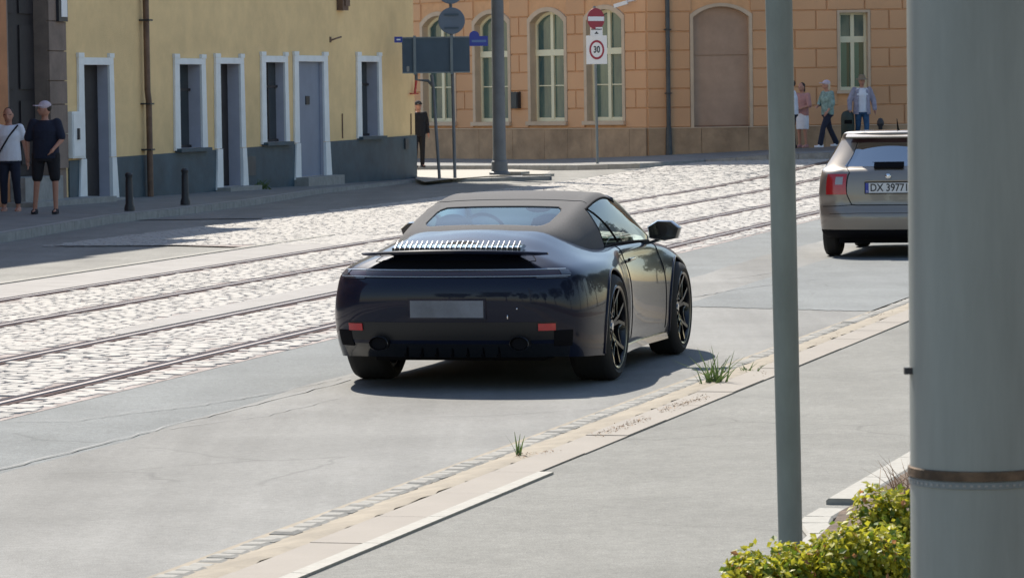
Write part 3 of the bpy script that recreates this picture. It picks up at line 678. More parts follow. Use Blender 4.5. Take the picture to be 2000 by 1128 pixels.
for u_, v0_, v1_ in ((668, 222, 270), (802, 222, 263)):
    s_, z0_ = WY.at(u_, v1_); _, z1_ = WY.at(u_, v0_); b = MB(); b.tube([(s_, -.015, z0_), (s_ + .01, -.015, z1_)], .014, 6); o = tag(b.obj('wall_cable', M['copper']), 'short brown cable on the yellow wall ' + ('left of the last window' if u_ < 700 else 'beside the right corner'), 'cable', 'cables on the yellow wall'); o.matrix_world = WY.M

# ---- brown stone house with the dark gateway
bh = empty('stone_house', (0, 0, 0), 0, 'dark brown stone house with a tall dark gateway, at the left edge', 'house'); bh.matrix_world = WY.M
HB = 12.2
sg0, sg1 = WY.s(14), WY.s(89)
gz = WY.z(50, 345)
o = sheet([(sg0 - .05, -.1), (sL - .004, -.1), (sL - .004, HB), (sg0 - .05, HB)], [opening(sg0, sg1, -.05, 5.2)], -.04, .5).obj('wall', [M['brown_stone'], M['brown_stone']], bh)
b = MB(); b.box(sg0 - 6, sL - .004, .5, 9, -.1, HB); b.box(sg0 - 4.9, sg0 - .051, -.04, .49, -.1, HB); b.obj('rear_wall', M['orange'], bh)
b = MB(); b.box(sL - .02, sL - .005, -.039, .49, -.1, HB); b.obj('side_return', M['brown_stone'], bh)
gt = MB(); gt.box(sg0, sg1, .2, .26, gz, 5.2); gt = gt.obj('gate', M['dark_door'], bh)
b = MB()
for k in range(2): 
    for j in range(3): b.box(sg0 + .15 + k * (sg1 - sg0) / 2, sg0 + (sg1 - sg0) / 2 - .1 + k * (sg1 - sg0) / 2, .17, .199, gz + .2 + j * 1.3, gz + 1.3 + j * 1.3)
b.obj('panel', M['dark_door'], gt)
b = MB(); b.box(sg0 - .4, sL + .9, -.62, .2, -.1, .24); b.box(sg0, sg1, -.3, .2, .24, gz - .004); b.obj('step', M['kerb_grey'], bh)
zj = [WY.z(105, y) for y in (330, 262, 204, 158, 100, 42, -20, -90)]
for k in range(len(zj) - 1):
    b = MB(); b.box(sg1 + .01, sL + .0, -.085, -.041, zj[k] + .008, zj[k + 1] - .008); o = b.obj('stone', M['brown_stone'], bh)
s_, z_ = WY.at(110, 18); b = MB(); b.box(s_ - .22, s_ + .18, -.14, -.086, z_ - .22, z_ + .3); o = tag(b.obj('notice_case', M['iron']), 'small dark framed notice with a pale sheet on the stone pier', 'notice'); o.matrix_world = WY.M
b = MB(); b.box(s_ - .12, s_ + .14, -.15, -.141, z_ - .14, z_ + .22); b.obj('sheet', M['sign_white'], o)
b = MB(); b.box(sg0 - 9.5, sL, -.6, 9.2, HB, HB + .2); b.prism([(-.6, HB + .2), (9.2, HB + .2), (4.5, HB + 3)], 'x', sg0 - 6.1, sL); b.obj('roof', M['roof'], bh)  # eave slab stretched far left of the house, added for its shade
b = MB(); b.box(sg0 - 7, sg0 - 1.6, -1.3, -.601, HB + .02, HB + .18); b.obj('shade_slab', M['brown_stone'], bh)  # slab added at eave height to widen the shade on the lane
# taller house beside it, outside the picture, whose shade falls on the lane
th = empty('corner_tenement', (0, 0, 0), 0, 'tall orange tenement continuing the row to the left', 'house'); th.matrix_world = WY.M
b = MB(); b.box(sg0 - 46, sg0 - 5, -.1, 10, -.1, 14.2); b.obj('wall', M['orange'], th)
b = MB(); b.prism([(-.6, 14.2), (10.4, 14.2), (5, 18)], 'x', sg0 - 46.2, sg0 - 5); b.obj('roof', M['roof'], th)
for k in range(10):
    for j in range(3):
        q = MB(); q.box(sg0 - 8 - k * 3.8, sg0 - 6.8 - k * 3.8, -.14, -.101, 1.5 + j * 3.6, 3.3 + j * 3.6); q.obj('window', M['dark_glass'], th)

# ---- peach building with bend
M['room'] = mat('dim_room', (.10, .18, .18), .9, var=.4, vscale=1.5)
bP = G(1266, 304, .14); AP = R_(52)
dL = Vector((math.cos(AP), -math.sin(AP), 0))       # left face runs towards the viewer on its right end
WL = Wall(bP, dL); dR = Vector((math.cos(R_(8)), math.sin(R_(8)), 0)); WR = Wall(bP, dR)
ph = empty('peach_building', (0, 0, 0), 0, 'large peach rusticated building with arched windows, on the far side of the junction', 'building')
HP = 12.3
zc = [WL.z(1262, y) for y in (249.6, 211, 174, 137, 99.5, 62.7, 24, -13, -50, -87)]
zbase = -.1
def peach_face(Wl, s0, s1, ops, nm, flip_joint=0):
    f = ph
    hs = [o_['poly'] for o_ in ops if not o_.get('blind')]
    wl = sheet([(s0, zbase), (s1, zbase), (s1, HP), (s0, HP)], hs, 0, .26).obj('wall', [M['peach_joint'], M['peach_trim']], f); wl.matrix_parent_inverse = Matrix(); wl.matrix_world = Wl.M
    # plain upper storey render above the rusticated courses
    q = MB(); q.box(s0, s1, -.035, -.004, zc[-1] + .01, HP); o_ = q.obj('upper_render', M['peach'], f); o_.matrix_world = Wl.M
    # stone plinth slabs
    x = s0; 
    pl_m = []
    while x < s1 - .05:
        l = min(rnd.uniform(1.0, 1.6), s1 - x); q = MB(); q.box(x + .006, x + l - .006, -.07, -.002, zbase, zc[0] - .03 + rnd.uniform(-.004, .004)); o_ = q.obj('stone', M['plinth'], f); o_.matrix_world = Wl.M; x += l
    q = MB(); q.box(s0, s1, -.085, -.002, zc[0] - .028, zc[0] - .002); o_ = q.obj('plinth_moulding', M['peach_trim'], f); o_.matrix_world = Wl.M
    for r_ in range(len(zc) - 1):
        za, zb2 = zc[r_] + .010, zc[r_ + 1] - .010
        free = [(s0 + .01, s1 - .01)]
        for o_ in ops:
            if o_['z0'] - .12 > zb2 or o_['zt'] < za: continue
            # width of the surround at this course
            a, c = o_['a'], o_['c']
            zs = o_['zt'] - o_['rise'] - .05
            if o_['rise'] and za > zs:
                k = min(1, (za - zs) / (o_['rise'] + .08)); sh = (c - a) / 2 * (1 - math.sqrt(max(0, 1 - k ** 2.0))); a += sh; c -= sh
            nf = []
            for (p, q2) in free:
                if c <= p or a >= q2: nf.append((p, q2)); continue
                if a > p: nf.append((p, a))
                if c < q2: nf.append((c, q2))
            free = nf
        for (p, q2) in free:
            if q2 - p < .08: continue
            L = q2 - p; n = max(1, round(L / 1.05)); off = (r_ % 2) * .5
            xs = [p] + sorted(x_ for x_ in (p + (i + off) * L / n for i in range(0, n + 1)) if p + .2 < x_ < q2 - .2) + [q2]
            for i in range(len(xs) - 1):
                a, c = xs[i] + (.012 if i else 0), xs[i + 1] - (.012 if i < len(xs) - 2 else 0); e = .012; y = -.035
                k = MB(); k.add([(a, -.002, za), (c, -.002, za), (c, -.002, zb2), (a, -.002, zb2), (a + e, y, za + e), (c - e, y, za + e), (c - e, y, zb2 - e), (a + e, y, zb2 - e)], [(4, 5, 6, 7), (0, 1, 5, 4), (1, 2, 6, 5), (2, 3, 7, 6), (3, 0, 4, 7)])
                ob = k.obj('block', M['peach'], f); ob.matrix_world = Wl.M
def mk_arch(Wl, u0, u1, vt, vb, rise, depth, tw=.12, blind=False):
    s0, s1 = sorted((Wl.s(u0, 130), Wl.s(u1, 130))); um = (u0 + u1) / 2; z1 = Wl.z(um, vt); z0 = Wl.z(um, vb)
    return dict(s0=s0, s1=s1, z0=z0, z1=z1, rise=rise, poly=opening(s0, s1, z0, z1, rise), out=opening(s0 - tw, s1 + tw, z0, z1 + tw, rise + .02 if rise else 0), a=s0 - tw, c=s1 + tw, zt=z1 + tw, blind=blind, depth=depth)
WINS = [mk_arch(WL, 828, 887, 31, 238, .30, .2), mk_arch(WL, 930, 994, 27, 238, .30, .2), mk_arch(WL, 1038, 1104, 22.5, 237, .30, .2), mk_arch(WL, 1148, 1217, 18, 236, .30, .2)]
niche = mk_arch(WR, 1354, 1463, 12.7, 300, .28, .1, .09, False); niche['z0'] = -.05; niche['poly'] = opening(niche['s0'], niche['s1'], -.05, niche['z1'], .28); niche['out'] = opening(niche['a'], niche['c'], -.05, niche['zt'], .3)
rwin = mk_arch(WR, 1640, 1695, 24.7, 176, 0, .2, .07)
peach_face(WL, WL.s(560), 0, WINS, 'left')
peach_face(WR, 0, 17.5, [niche, rwin], 'right')
for i, o_ in enumerate(WINS):
    dpt = .2; s0, s1, z0, z1 = o_['s0'], o_['s1'], o_['z0'], o_['z1']; wd = s1 - s0
    tr = ring_band(o_['poly'], o_['out'], -.05, .0).obj('window_surround', M['peach_trim'], ph); tr.matrix_world = WL.M
    fr = MB(); fw = .08
    pin = opening(s0 + fw, s1 - fw, z0 + .1, z1 - fw, .28); pout = opening(s0, s1, z0, z1, .30)
    n = len(pin); fr.add([(x, dpt - .04, z) for x, z in pin] + [(x, dpt - .04, z) for x, z in pout] + [(x, dpt + .02, z) for x, z in pin], [f_ for k in range(n) for f_ in ((k, (k + 1) % n, n + (k + 1) % n, n + k), (k, 2 * n + k, 2 * n + (k + 1) % n, (k + 1) % n))])
    mid = (s0 + s1) / 2; ztr = z0 + (z1 - z0) * .625
    fr.box(mid - .06, mid + .06, dpt - .055, dpt + .02, z0 + .05, z1 - .03); fr.box(s0 + .02, s1 - .02, dpt - .07, dpt + .02, ztr - .085, ztr + .085)
    fr.box(s0 + .05, s1 - .05, dpt - .03, dpt + .015, z0 + (z1 - z0) * .325 - .015, z0 + (z1 - z0) * .325 + .015)
    fo = fr.obj('window_frame', M['cream_wood'], ph); fo.matrix_world = WL.M
    for (a, c, p, q2) in ((s0 + fw, mid - .06, z0 + .1, ztr - .085), (mid + .06, s1 - fw, z0 + .1, ztr - .085), (s0 + .03, mid - .06, ztr + .085, z1 - .06), (mid + .06, s1 - .03, ztr + .085, z1 - .06)):
        q = MB(); q.box(a, c, dpt, dpt + .008, p, q2); x_ = q.obj('pane', M['pane_teal'], fo); x_.matrix_parent_inverse = Matrix()
    q = MB(); q.box(s0, s1, .9, .92, z0, z1); x_ = q.obj('room_wall', M['room'], ph); x_.matrix_world = WL.M
    rr = random.Random(i + 3); q = MB()      # curtains hanging behind the panes
    for (a, c) in ((s0 + .05, s0 + .05 + wd * rr.uniform(.15, .4)), (s1 - .05 - wd * rr.uniform(.12, .35), s1 - .05)):
        n_ = 10; pts = [(a + (c - a) * k / n_, .36 + .03 * (k % 2)) for k in range(n_ + 1)]; q.add([(x, y, z0 + .1) for x, y in pts] + [(x, y, z1 - .1) for x, y in pts], [(k, k + 1, n_ + 2 + k, n_ + 1 + k) for k in range(n_)])
    if i == 1: q = MB(); q.box(s0 + .1, s0 + .5, .5, .55, z0 + .9, z0 + 1.1)
    x_ = q.obj('curtain', M['curtain'], fo); x_.matrix_parent_inverse = Matrix()
    q = MB(); q.box(s0 - .14, s1 + .14, -.13, dpt - .05, z0 - .11, z0 - .002); x_ = q.obj('sill', M['peach_trim'], ph); x_.matrix_world = WL.M
tr = ring_band(niche['poly'], niche['out'], -.05, 0).obj('niche_surround', M['peach_trim'], ph); tr.matrix_world = WR.M
zn = WR.z(1408, 108); zp = WR.z(1408, 243.5)
q = MB(); q.box(niche['s0'], niche['s1'], .09, .1, -.05, zp - .01); x_ = q.obj('niche_base', mat('niche_base', (.27, .16, .11), .9, var=.1, dirt=.2), ph); x_.matrix_world = WR.M
q = MB(); q.box(niche['s0'], niche['s1'], .11, .12, zp - .01, zn - .012); q.box(niche['s0'], niche['s1'], .105, .12, zn + .012, niche['z1'] + .02); q.box(niche['s0'], niche['s1'], .135, .14, zp, zn + 1); x_ = q.obj('niche_infill', M['niche'], ph); x_.matrix_world = WR.M
s0, s1, z0, z1 = rwin['s0'], rwin['s1'], rwin['z0'], rwin['z1']; dpt = .22
tr = ring_band(rwin['poly'], rwin['out'], -.045, 0).obj('window_surround', M['peach_trim'], ph); tr.matrix_world = WR.M
mid = (s0 + s1) / 2; zt0, zt1 = WR.z(1660, 83), WR.z(1660, 71)
fr = MB(); [fr.box(*q_) for q_ in ((s0, s0 + .07, dpt - .06, dpt, z0, z1), (s1 - .07, s1, dpt - .06, dpt, z0, z1), (s0, s1, dpt - .058, dpt, z0, z0 + .09), (s0, s1, dpt - .058, dpt, z1 - .06, z1), (mid - .05, mid + .05, dpt - .07, dpt, z0, z1), (s0, s1, dpt - .08, dpt, zt0, zt1))]
fo = fr.obj('window_frame', M['cream_wood'], ph); fo.matrix_world = WR.M
for (a, c, p, q2) in ((s0 + .07, mid - .05, z0 + .09, zt0), (mid + .05, s1 - .07, z0 + .09, zt0), (s0 + .07, mid - .05, zt1, z1 - .06), (mid + .05, s1 - .07, zt1, z1 - .06)):
    q = MB(); q.box(a, c, dpt - .02, dpt - .012, p, q2); q.obj('pane', M['pane_teal'] if p > zt0 else M['glass_grey'], fo)
q = MB(); q.box(s0 + .05, mid - .14, .25, .27, z0 + .09, zt0); q.box(mid - .06, mid + .2, .25, .27, z0 + .09, zt0); q.obj('curtain', mat('cream_curtain', (.6, .55, .38), .9), fo)
q = MB(); q.box(s0, s1, .6, .62, z0, z1); x_ = q.obj('room_wall', M['dark_glass'], ph); x_.matrix_world = WR.M
q = MB(); q.box(s0 - .1, s1 + .1, -.12, dpt - .06, z0 - .09, z0 - .002); x_ = q.obj('sill', M['peach_trim'], ph); x_.matrix_world = WR.M
# mass behind the two faces, roof
q = MB()
pA = WL.M @ Vector((WL.s(560), .95, 0)); pB = WL.M @ Vector((0, .95, 0)) + dR * .6; pC = WR.M @ Vector((17.5, .65, 0)); pD = pC + Vector((0, 14, 0)); pE = pA + Vector((6, 16, 0))
q.prism([(p.x, p.y) for p in (pA, pB, pC, pD, pE)], 'z', zbase, HP - .05); q.obj('core', M['peach'], ph)
q = MB(); po = [WL.M @ Vector((WL.s(560), -.5, 0)), WL.M @ Vector((.3, -.5, 0)), WR.M @ Vector((17.8, -.5, 0)), pD, pE]; q.prism([(p.x, p.y) for p in po], 'z', HP, HP + .35)
pc = sum(po, Vector()) / 5; q.add([(p.x, p.y, HP + .35) for p in po] + [(pc.x, pc.y, HP + 3.5)], [(i, (i + 1) % 5, 5) for i in range(5)]); q.obj('roof', M['roof'], ph)
# downpipe, camera, black box
sp = WR.s(1304, 200) ; dpp = empty('downpipe', (0, 0, 0), 0, 'dark downpipe on the peach building between the arched windows and the walled-up arch', 'pipe'); dpp.matrix_world = WR.M
b = MB(); b.tube([(sp, -.12, HP), (sp, -.12, 1.1), (sp, -.12, .12)], [.06, .06, .065], 14); b.obj('pipe', M['pipe_dark'], dpp, 50)
b = MB(); b.tube([(sp, -.12, .1), (sp, -.12, 1.0)], [.1, .075], 12); b.obj('boot', M['pipe_dark'], dpp, 50)
for zz in (1.9, 3.6, 5.3): b = MB(); b.box(sp - .09, sp + .09, -.2, 0, zz, zz + .03); b.obj('bracket', M['iron'], dpp)
s_, z_ = WL.at(1013, 195); b = MB(); b.box(s_ - .15, s_ + .15, -.16, -.036, z_ - .24, z_ + .22); o = tag(b.obj('letter_box', M['iron']), 'black box fixed on the pier between the second and third arched windows', 'box'); o.matrix_world = WL.M
b = MB(); b.box(s_ - .12, s_ + .12, -.175, -.161, z_ - .2, z_ + .18); b.obj('lid', M['iron'], o)
s_, z_ = WL.at(1236, 6); cm = empty('security_camera', (0, 0, 0), 0, 'small white security camera high on the peach wall, left of the dark downpipe', 'camera'); cm.matrix_world = WL.M
b = MB(); b.bar((s_ - .28, -.42, z_ - .08), (s_ + .02, -.2, z_ + .02), .1, .1); b.obj('body', M['sign_white'], cm)
b = MB(); b.tube([(s_, -.22, z_ + .03), (s_ + .12, -.04, z_ + .08)], .025, 8); b.lathe([(.06, 0), (.06, .03)], Matrix.Translation((s_ + .14, -.036, z_ + .09)) @ Matrix.Rotation(R_(90), 4, 'X')); b.obj('arm', M['sign_white'], cm)

# ================================================================ PAVEMENTS
def pave(name, top_edge, back, kerbmat, h=.12, n=400):
    """kerb stones along the edge points (on top of the kerb) and a sheet behind them"""
    e_ = empty(name); e_['kind'] = 'structure'
    b = MB(); t = [Vector(p) for p in top_edge]; q = [Vector(p) for p in back]; k = len(t)
    b.add([(*p.xy, p.z - .003) for p in t] + [tuple(p) for p in q], [(i, i + 1, k + i + 1, k + i) for i in range(k - 1)]); b.obj('pavement_surface', M['paving'], e_)
    for i in range(k - 1):
        a, c = t[i], t[i + 1]; L = (c - a).length; m_ = max(1, round(L / 1.0))
        for j in range(m_):
            p0 = a.lerp(c, j / m_); p1 = a.lerp(c, (j + .985) / m_); d = (p1 - p0); nn = Vector((-d.y, d.x, 0)).normalized() * .15
            if (q[i] - t[i]).dot(nn) < 0: nn = -nn
            s = MB(); s.loft([[p + Vector((0, 0, -.3)), p + Vector((0, 0, -.015)), p + nn * .1, p + nn, p + nn + Vector((0, 0, -.3))] for p in (p0, p1)]); s.obj('kerbstone', kerbmat, e_)
    return e_
# left pavement: kerb line seen in the photograph, runs up to the house corner and round the traffic island
kp = [(0, 455, .12), (222, 419, .12), (350, 406, .12), (500, 388, .11), (627, 369, .09), (805, 352, .05), (960, 347.5, .07), (1075, 343, .10)]
te = [G(u, v, h) for u, v, h in kp]; te = [te[0] + (te[0] - te[1]).normalized() * 24] + te
bk_ = [WY.M @ Vector((sg0 - 30, .3, .2)), WY.M @ Vector((sg0 - 6, .3, .2)), WY.M @ Vector((WY.s(222), .3, .15)), WY.M @ Vector((WY.s(350), .3, .14)), WY.M @ Vector((WY.s(500), .3, .12)), WY.M @ Vector((WY.s(627), .3, .09)), WY.M @ Vector((LY - .3, .3, .04)), G(960, 334, .07), G(1075, 336, .1)]
pave('left_pavement', te, bk_, M['kerb_grey'])
# sunlit paved apron behind the island
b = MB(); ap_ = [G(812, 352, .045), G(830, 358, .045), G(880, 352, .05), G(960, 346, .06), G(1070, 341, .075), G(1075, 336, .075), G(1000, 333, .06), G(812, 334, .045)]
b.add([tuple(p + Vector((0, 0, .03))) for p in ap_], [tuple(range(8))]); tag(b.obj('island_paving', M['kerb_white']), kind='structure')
for (u0, u1, v, hgt) in ((984, 1026, 341, .07), (1030, 1073, 342, .03)):
    a = G(u0, v, .1); c = G(u1, v, .1); s = MB(); s.bar(a, c, .35, hgt * 2); tag(s.obj('kerb_block', M['kerb_white'], None), kind='structure')
# far pavement in front of the peach building
fk = [(700, 324, .12), (960, 323, .12), (1130, 322.5, .12), (1250, 319, .12)]
te = [G(*p) for p in fk] + [at_depth(*p) for p in ((1377, 312, 94.5), (1500, 302, 93.5), (1620, 297.5, 93), (1800, 294, 93), (2300, 286, 94))]
bk2 = [WL.M @ Vector((WL.s(560), .1, .12)), WL.M @ Vector((WL.s(850), .1, .13)), WL.M @ Vector((WL.s(1050), .1, .13)), WL.M @ Vector((0, .1, .17))] + [WR.M @ Vector((x, .1, 0)) for x in (1.5, 3.3, 5.2, 7.5, 16)]
for i, u_, v_ in ((3, 1266, 304), (4, 1360, 299), (5, 1460, 293), (6, 1600, 286), (7, 1750, 283), (8, 2300, 276)): bk2[i].z = at_depth(u_, v_, bk2[i].y).z
pave('far_pavement', te, bk2, M['kerb_grey'])

# ================================================================ STREET FURNITURE
def bollard(u, v, label):
    p = G(u, v, .12); e_ = empty('bollard', p, 0, label, 'bollard', 'dark iron bollards on the left pavement')
    b = MB(); b.lathe([(.085, 0), (.085, .06), (.065, .12), (.058, .5), (.05, .54), (.062, .57), (.066, .60), (.04, .63), (0.001, .635)], n=20); b.obj('body', M['iron'], e_, 40)
bollard(253, 412, 'dark iron bollard on the left pavement, nearer one, in front of the brown downpipe'); bollard(362, 400, 'dark iron bollard on the left pavement, farther one, below the first window')
p = at_depth(1720, 289, 95.5); e_ = empty('bollard', p, 0, 'dark bollard behind the roof of the grey car, in front of the peach wall', 'bollard')
b = MB(); b.lathe([(.08, 0), (.06, .1), (.055, .55), (.09, .6), (.09, .68), (.05, .76), (0.001, .78)], n=16); b.obj('body', M['iron'], e_, 40)
# big far pole
p = G(976, 341, .12); e_ = empty('street_pole', p, 0, 'thick grey-brown tram pole standing on the traffic island behind the signs', 'pole')
tp = at_depth(965, 0, p.y) - p; b = MB(); b.lathe([(.18, 0), (.15, .5), (.145, 2), (.14, 5), (.11, 9), (0.001, 9)], n=32); o = b.obj('shaft', M['pole_far'], e_, 50)
b = MB(); b.lathe([(.24, 0), (.24, .05), (.19, .08), (.185, .3), (.16, .32)], n=24); b.obj('foot', M['pole_far'], e_, 40)
Yp = p.y
# the two small street-name signs on that pole
def name_plate(u0, u1, v0, v1, Y, label, arch=False):
    a = at_depth(u0, v0, Y); c = at_depth(u1, v1, Y + .1); e_ = empty('street_name_sign', (a.x, Y, 0), 0, label, 'street sign', None)
    b = MB(); b.box(0, c.x - a.x, 0, .02, c.z, a.z); 
    if arch: b.prism([(.0 + (c.x - a.x) * .5 + (c.x - a.x) * .28 * math.cos(t * math.pi / 10) - .1, a.z + .12 * math.sin(t * math.pi / 10)) for t in range(11)], 'y', .0, .02)
    b.obj('plate', M['sign_blue'], e_); b = MB(); h_ = a.z - c.z; b.box(.05, (c.x - a.x) - .04, -.004, -.001, c.z + h_ * .38, c.z + h_ * .62); o = b.obj('lettering', M['sign_white'] if not arch else mat('sign_pale_blue', (.12, .2, .42), .5), e_)
name_plate(917, 953, 71, 90, Yp - .1, 'dark blue street-name sign with a pale stripe on the thick pole', True)
name_plate(770, 786, 72, 83.5, 80.2, 'small violet-blue street-name sign at the left end of the big sign board')
# big direction board seen from behind, on two posts, with two round sign backs above
Yb = G(857, 351, .05).y
e_ = empty('direction_sign', (0, Yb, 0), 0, 'large dark direction board seen from behind on two posts beside the yellow house', 'road sign')
a = at_depth(785, 73, Yb); c = at_depth(918, 142, Yb); b = MB(); cx0 = (a.x + c.x) / 2; b.box(a.x, c.x, -.03, 0, c.z, a.z, Matrix.Rotation(.0, 4, 'Y')); b.obj('board', M['sign_back'], e_)
b = MB(); xA, xB = at_depth(810, 100, Yb).x, at_depth(882, 100, Yb).x
for x in (xA, xB): b.box(x - .03, x + .03, -.075, -.031, c.z - .03, a.z + .03)
b.box(a.x, c.x, -.05, -.0301, a.z - .03, a.z); b.box(a.x, c.x, -.05, -.0301, c.z, c.z + .03); b.obj('rail', M['galv'], e_)
q = at_depth(797, 135, Yb); b = MB(); b.box(q.x - .03, q.x + .03, -.035, -.031, q.z - .06, q.z + .06); b.obj('sticker', M['kerb_grey'], e_)
f1 = G(858, 352, .05); f2 = G(889, 350, .05); b = MB()
j1 = at_depth(846, 170, Yb); k1 = at_depth(836, 158, Yb); l1 = at_depth(813, 156, Yb); m1 = at_depth(811, 75, Yb); T = Vector((0, -Yb + .0, 0))
b.tube([Vector((f1.x, Yb, 0)) + T, j1 + T + Vector((0, .05, 0)), k1 + T + Vector((0, .05, .0)), l1 + T + Vector((0, .05, 0)), m1 + T + Vector((0, .05, 0))], .035, 12); b.obj('post', M['pole_far'], e_, 50)
b = MB(); t2 = at_depth(879, -30, Yb); b.tube([Vector((f2.x, Yb, 0)) + T + Vector((0, .06, 0)), t2 + T + Vector((0, .06, 0))], .037, 12); b.obj('post', M['pole_far'], e_, 50)
b = MB(); v1_ = at_depth(843, 146, Yb); b.tube([v1_ + T + Vector((0, -.02, 0)), j1 + T + Vector((0, -.02, 0))], .04, 10); b.obj('clamp', M['pole_far'], e_, 50)
for (u, v, rr_, wh) in ((882, 41, .30, 'lower'), (880, -18, .30, 'upper, cut by the top edge')):
    q = at_depth(u, v, Yb - .03); e2 = empty('round_sign', q, 0, 'round road sign seen from behind above the board, ' + ('the lower one' if v > 0 else 'cut by the top edge'), 'road sign', 'round sign backs')
    b = MB(); b.lathe([(0.001, 0), (rr_ - .015, 0), (rr_, .006), (rr_, .02), (rr_ - .02, .025), (0.001, .012)], Matrix.Rotation(R_(90), 4, 'X'), 40); b.obj('disc', mat('round_sign_back', (.12, .155, .21), .5, .2), e2)
    b = MB(); b.box(-.16, .16, -.05, -.026, .12, .16); b.box(-.16, .16, -.05, -.026, -.18, -.14); b.obj('bracket', M['sign_back'], e2)
# 30 zone sign post
p = G(1167, 320, .12); e_ = empty('sign_post', p, 0, 'slim grey post carrying three signs in front of the last arched window', 'post')
b = MB(); tz = at_depth(1164, 12, p.y).z; b.tube([(0, 0, -.05), (-.03, 0, tz - p.z)], .033, 12); b.obj('tube', M['galv'], e_, 50)
def plate_at(name, u, v, shape, w_, h_, label, turn=R_(35)):
    q = at_depth(u, v, p.y - .08); e2 = empty(name, q, -turn * 0 + 0, label, 'road sign'); e2.rotation_euler = (0, 0, turn); return e2
RX = Matrix.Rotation(R_(90), 4, 'X')
s2 = plate_at('no_entry_sign', 1164, 37, 'round', 0, 0, 'red round no-entry sign with a white bar, top of the three on the post', R_(35)); 
b = MB(); b.lathe([(0.001, -.01), (.27, -.01), (.27, .0), (0.001, .0)], RX, 40); b.obj('disc', M['sign_red'], s2)
b = MB(); b.box(-.25, .25, -.006, -.0005, -.055, .055); b.obj('bar', M['sign_white'], s2)
s2 = plate_at('supplementary_plate', 1165, 62, 'r', 0, 0, 'small white plate with tiny dark print under the no-entry sign', R_(20)); b = MB(); b.box(-.165, .165, 0, .01, -.11, .11); b.obj('plate', M['sign_white'], s2)
b = MB()
for k in range(9): b.box(-.14 + k * .032, -.118 + k * .032, -.003, -.0005, .04, .075)
b.box(-.05, .05, -.003, -.0005, -.06, -.035); b.prism([(-.03, -.035), (.03, -.035), (.0, .01)], 'y', -.003, -.0005); b.obj('print', M['ink'], s2)
s2 = plate_at('zone_sign', 1165.5, 97.5, 'r', 0, 0, 'white rectangular speed zone sign reading 30 in a red ring', R_(14)); b = MB(); b.box(-.27, .27, 0, .01, -.36, .36); b.obj('plate', M['sign_white'], s2)
b = MB(); b.lathe([(.15, 0), (.195, 0), (.195, .005), (.15, .005)], Matrix.Diagonal((1, 1, 1.25, 1)) @ RX, 48, True); b.obj('ring', M['sign_red'], s2)
def text_obj(txt, size, mt, parent, loc, rot, name='lettering', sx=1, align='CENTER', ext=.0015, bold=0):
    cu = bpy.data.curves.new(name, 'FONT'); cu.body = txt; cu.size = size; cu.align_x = align; cu.align_y = 'CENTER'; cu.extrude = ext; cu.offset = bold
    tmp = bpy.data.objects.new(name, cu); C.objects.link(tmp); dg = bpy.context.evaluated_depsgraph_get(); me = bpy.data.meshes.new_from_object(tmp.evaluated_get(dg)); bpy.data.objects.remove(tmp)
    o = link_mesh(name, me, parent, [mt]); me.materials.clear(); me.materials.append(mt); o.location = loc; o.rotation_euler = rot; o.scale = (sx, 1, 1); return o
text_obj('30', .23, M['ink'], s2, (0, -.004, 0), (R_(90), 0, 0), sx=.75, bold=.006)
text_obj('STREFA', .075, M['ink'], s2, (0, -.004, -.31), (R_(90), 0, 0)) if 0 else None
# dark green bin near the hatted man
p = at_depth(1656, 288, 96.5); e_ = empty('litter_bin', p, 0, 'dark green round-topped litter bin between the walking woman and the man in the hat', 'bin')
b = MB(); b.lathe([(.15, 0), (.17, .04), (.175, .75), (.165, .85), (.12, .93), (0.001, .97)], n=24); b.obj('body', M['bin'], e_, 40); b = MB(); b.box(-.1, .1, -.185, -.15, .62, .72); b.obj('slot', M['black'], e_)
# weeds at the foot of the yellow wall
q = WY.M @ Vector((WY.s(487), -.15, .1)); tuft('weed', q, 40, .3, .12, M['grass'], 'green weeds at the foot of the plinth beside the middle door', 'weed', lean=.6, wd=.02, seed=11)

# ================================================================ CARS
def cr(p0, p1, p2, p3, t): return .5 * ((2 * p1) + (p2 - p0) * t + (2 * p0 - 5 * p1 + 4 * p2 - p3) * t * t + (3 * p1 - p0 - 3 * p2 + p3) * t ** 3)
def mirY(p): return Vector((p.x, -p.y, p.z))
class Surf:
    """smooth sheet through a grid of points g[col][row]; sym ends mirror across y=0"""
    def __init__(s, g, c0='mir', c1='mir', r0='ext', r1='mir'):
        s.g = g; s.nc = len(g); s.nr = len(g[0]); s.e = (c0, c1, r0, r1)
    def col(s, i, j):
        if i < 0: return mirY(s.g[-i][j]) if s.e[0] == 'mir' else 2 * s.g[0][j] - s.g[1][j]
        if i >= s.nc: k = 2 * (s.nc - 1) - i; return mirY(s.g[k][j]) if s.e[1] == 'mir' else 2 * s.g[-1][j] - s.g[-2][j]
        return s.g[i][j]
    def pt(s, i, j):
        if j < 0: return 2 * s.col(i, 0) - s.col(i, 1)
        if j >= s.nr: k = 2 * (s.nr - 1) - j; return mirY(s.col(i, k)) if s.e[3] == 'mir' else 2 * s.col(i, s.nr - 1) - s.col(i, s.nr - 2)
        return s.col(i, j)
    def at(s, u, v):
        u = max(0, min(s.nc - 1, u)); v = max(0, min(s.nr - 1, v)); i = min(int(u), s.nc - 2); j = min(int(v), s.nr - 2); a = u - i; b = v - j
        q = [cr(*[s.pt(i + di, j + dj) for dj in (-1, 0, 1, 2)], b) for di in (-1, 0, 1, 2)]; p = cr(*q, a)
        if p.y < 0: p.y = 0
        return p
    def nrm(s, u, v):
        e = .02; du = s.at(u + e, v) - s.at(u - e, v); dv = s.at(u, v + e) - s.at(u, v - e); n = du.cross(dv)
        return n.normalized() if n.length > 1e-9 else Vector((-1, 0, 0))
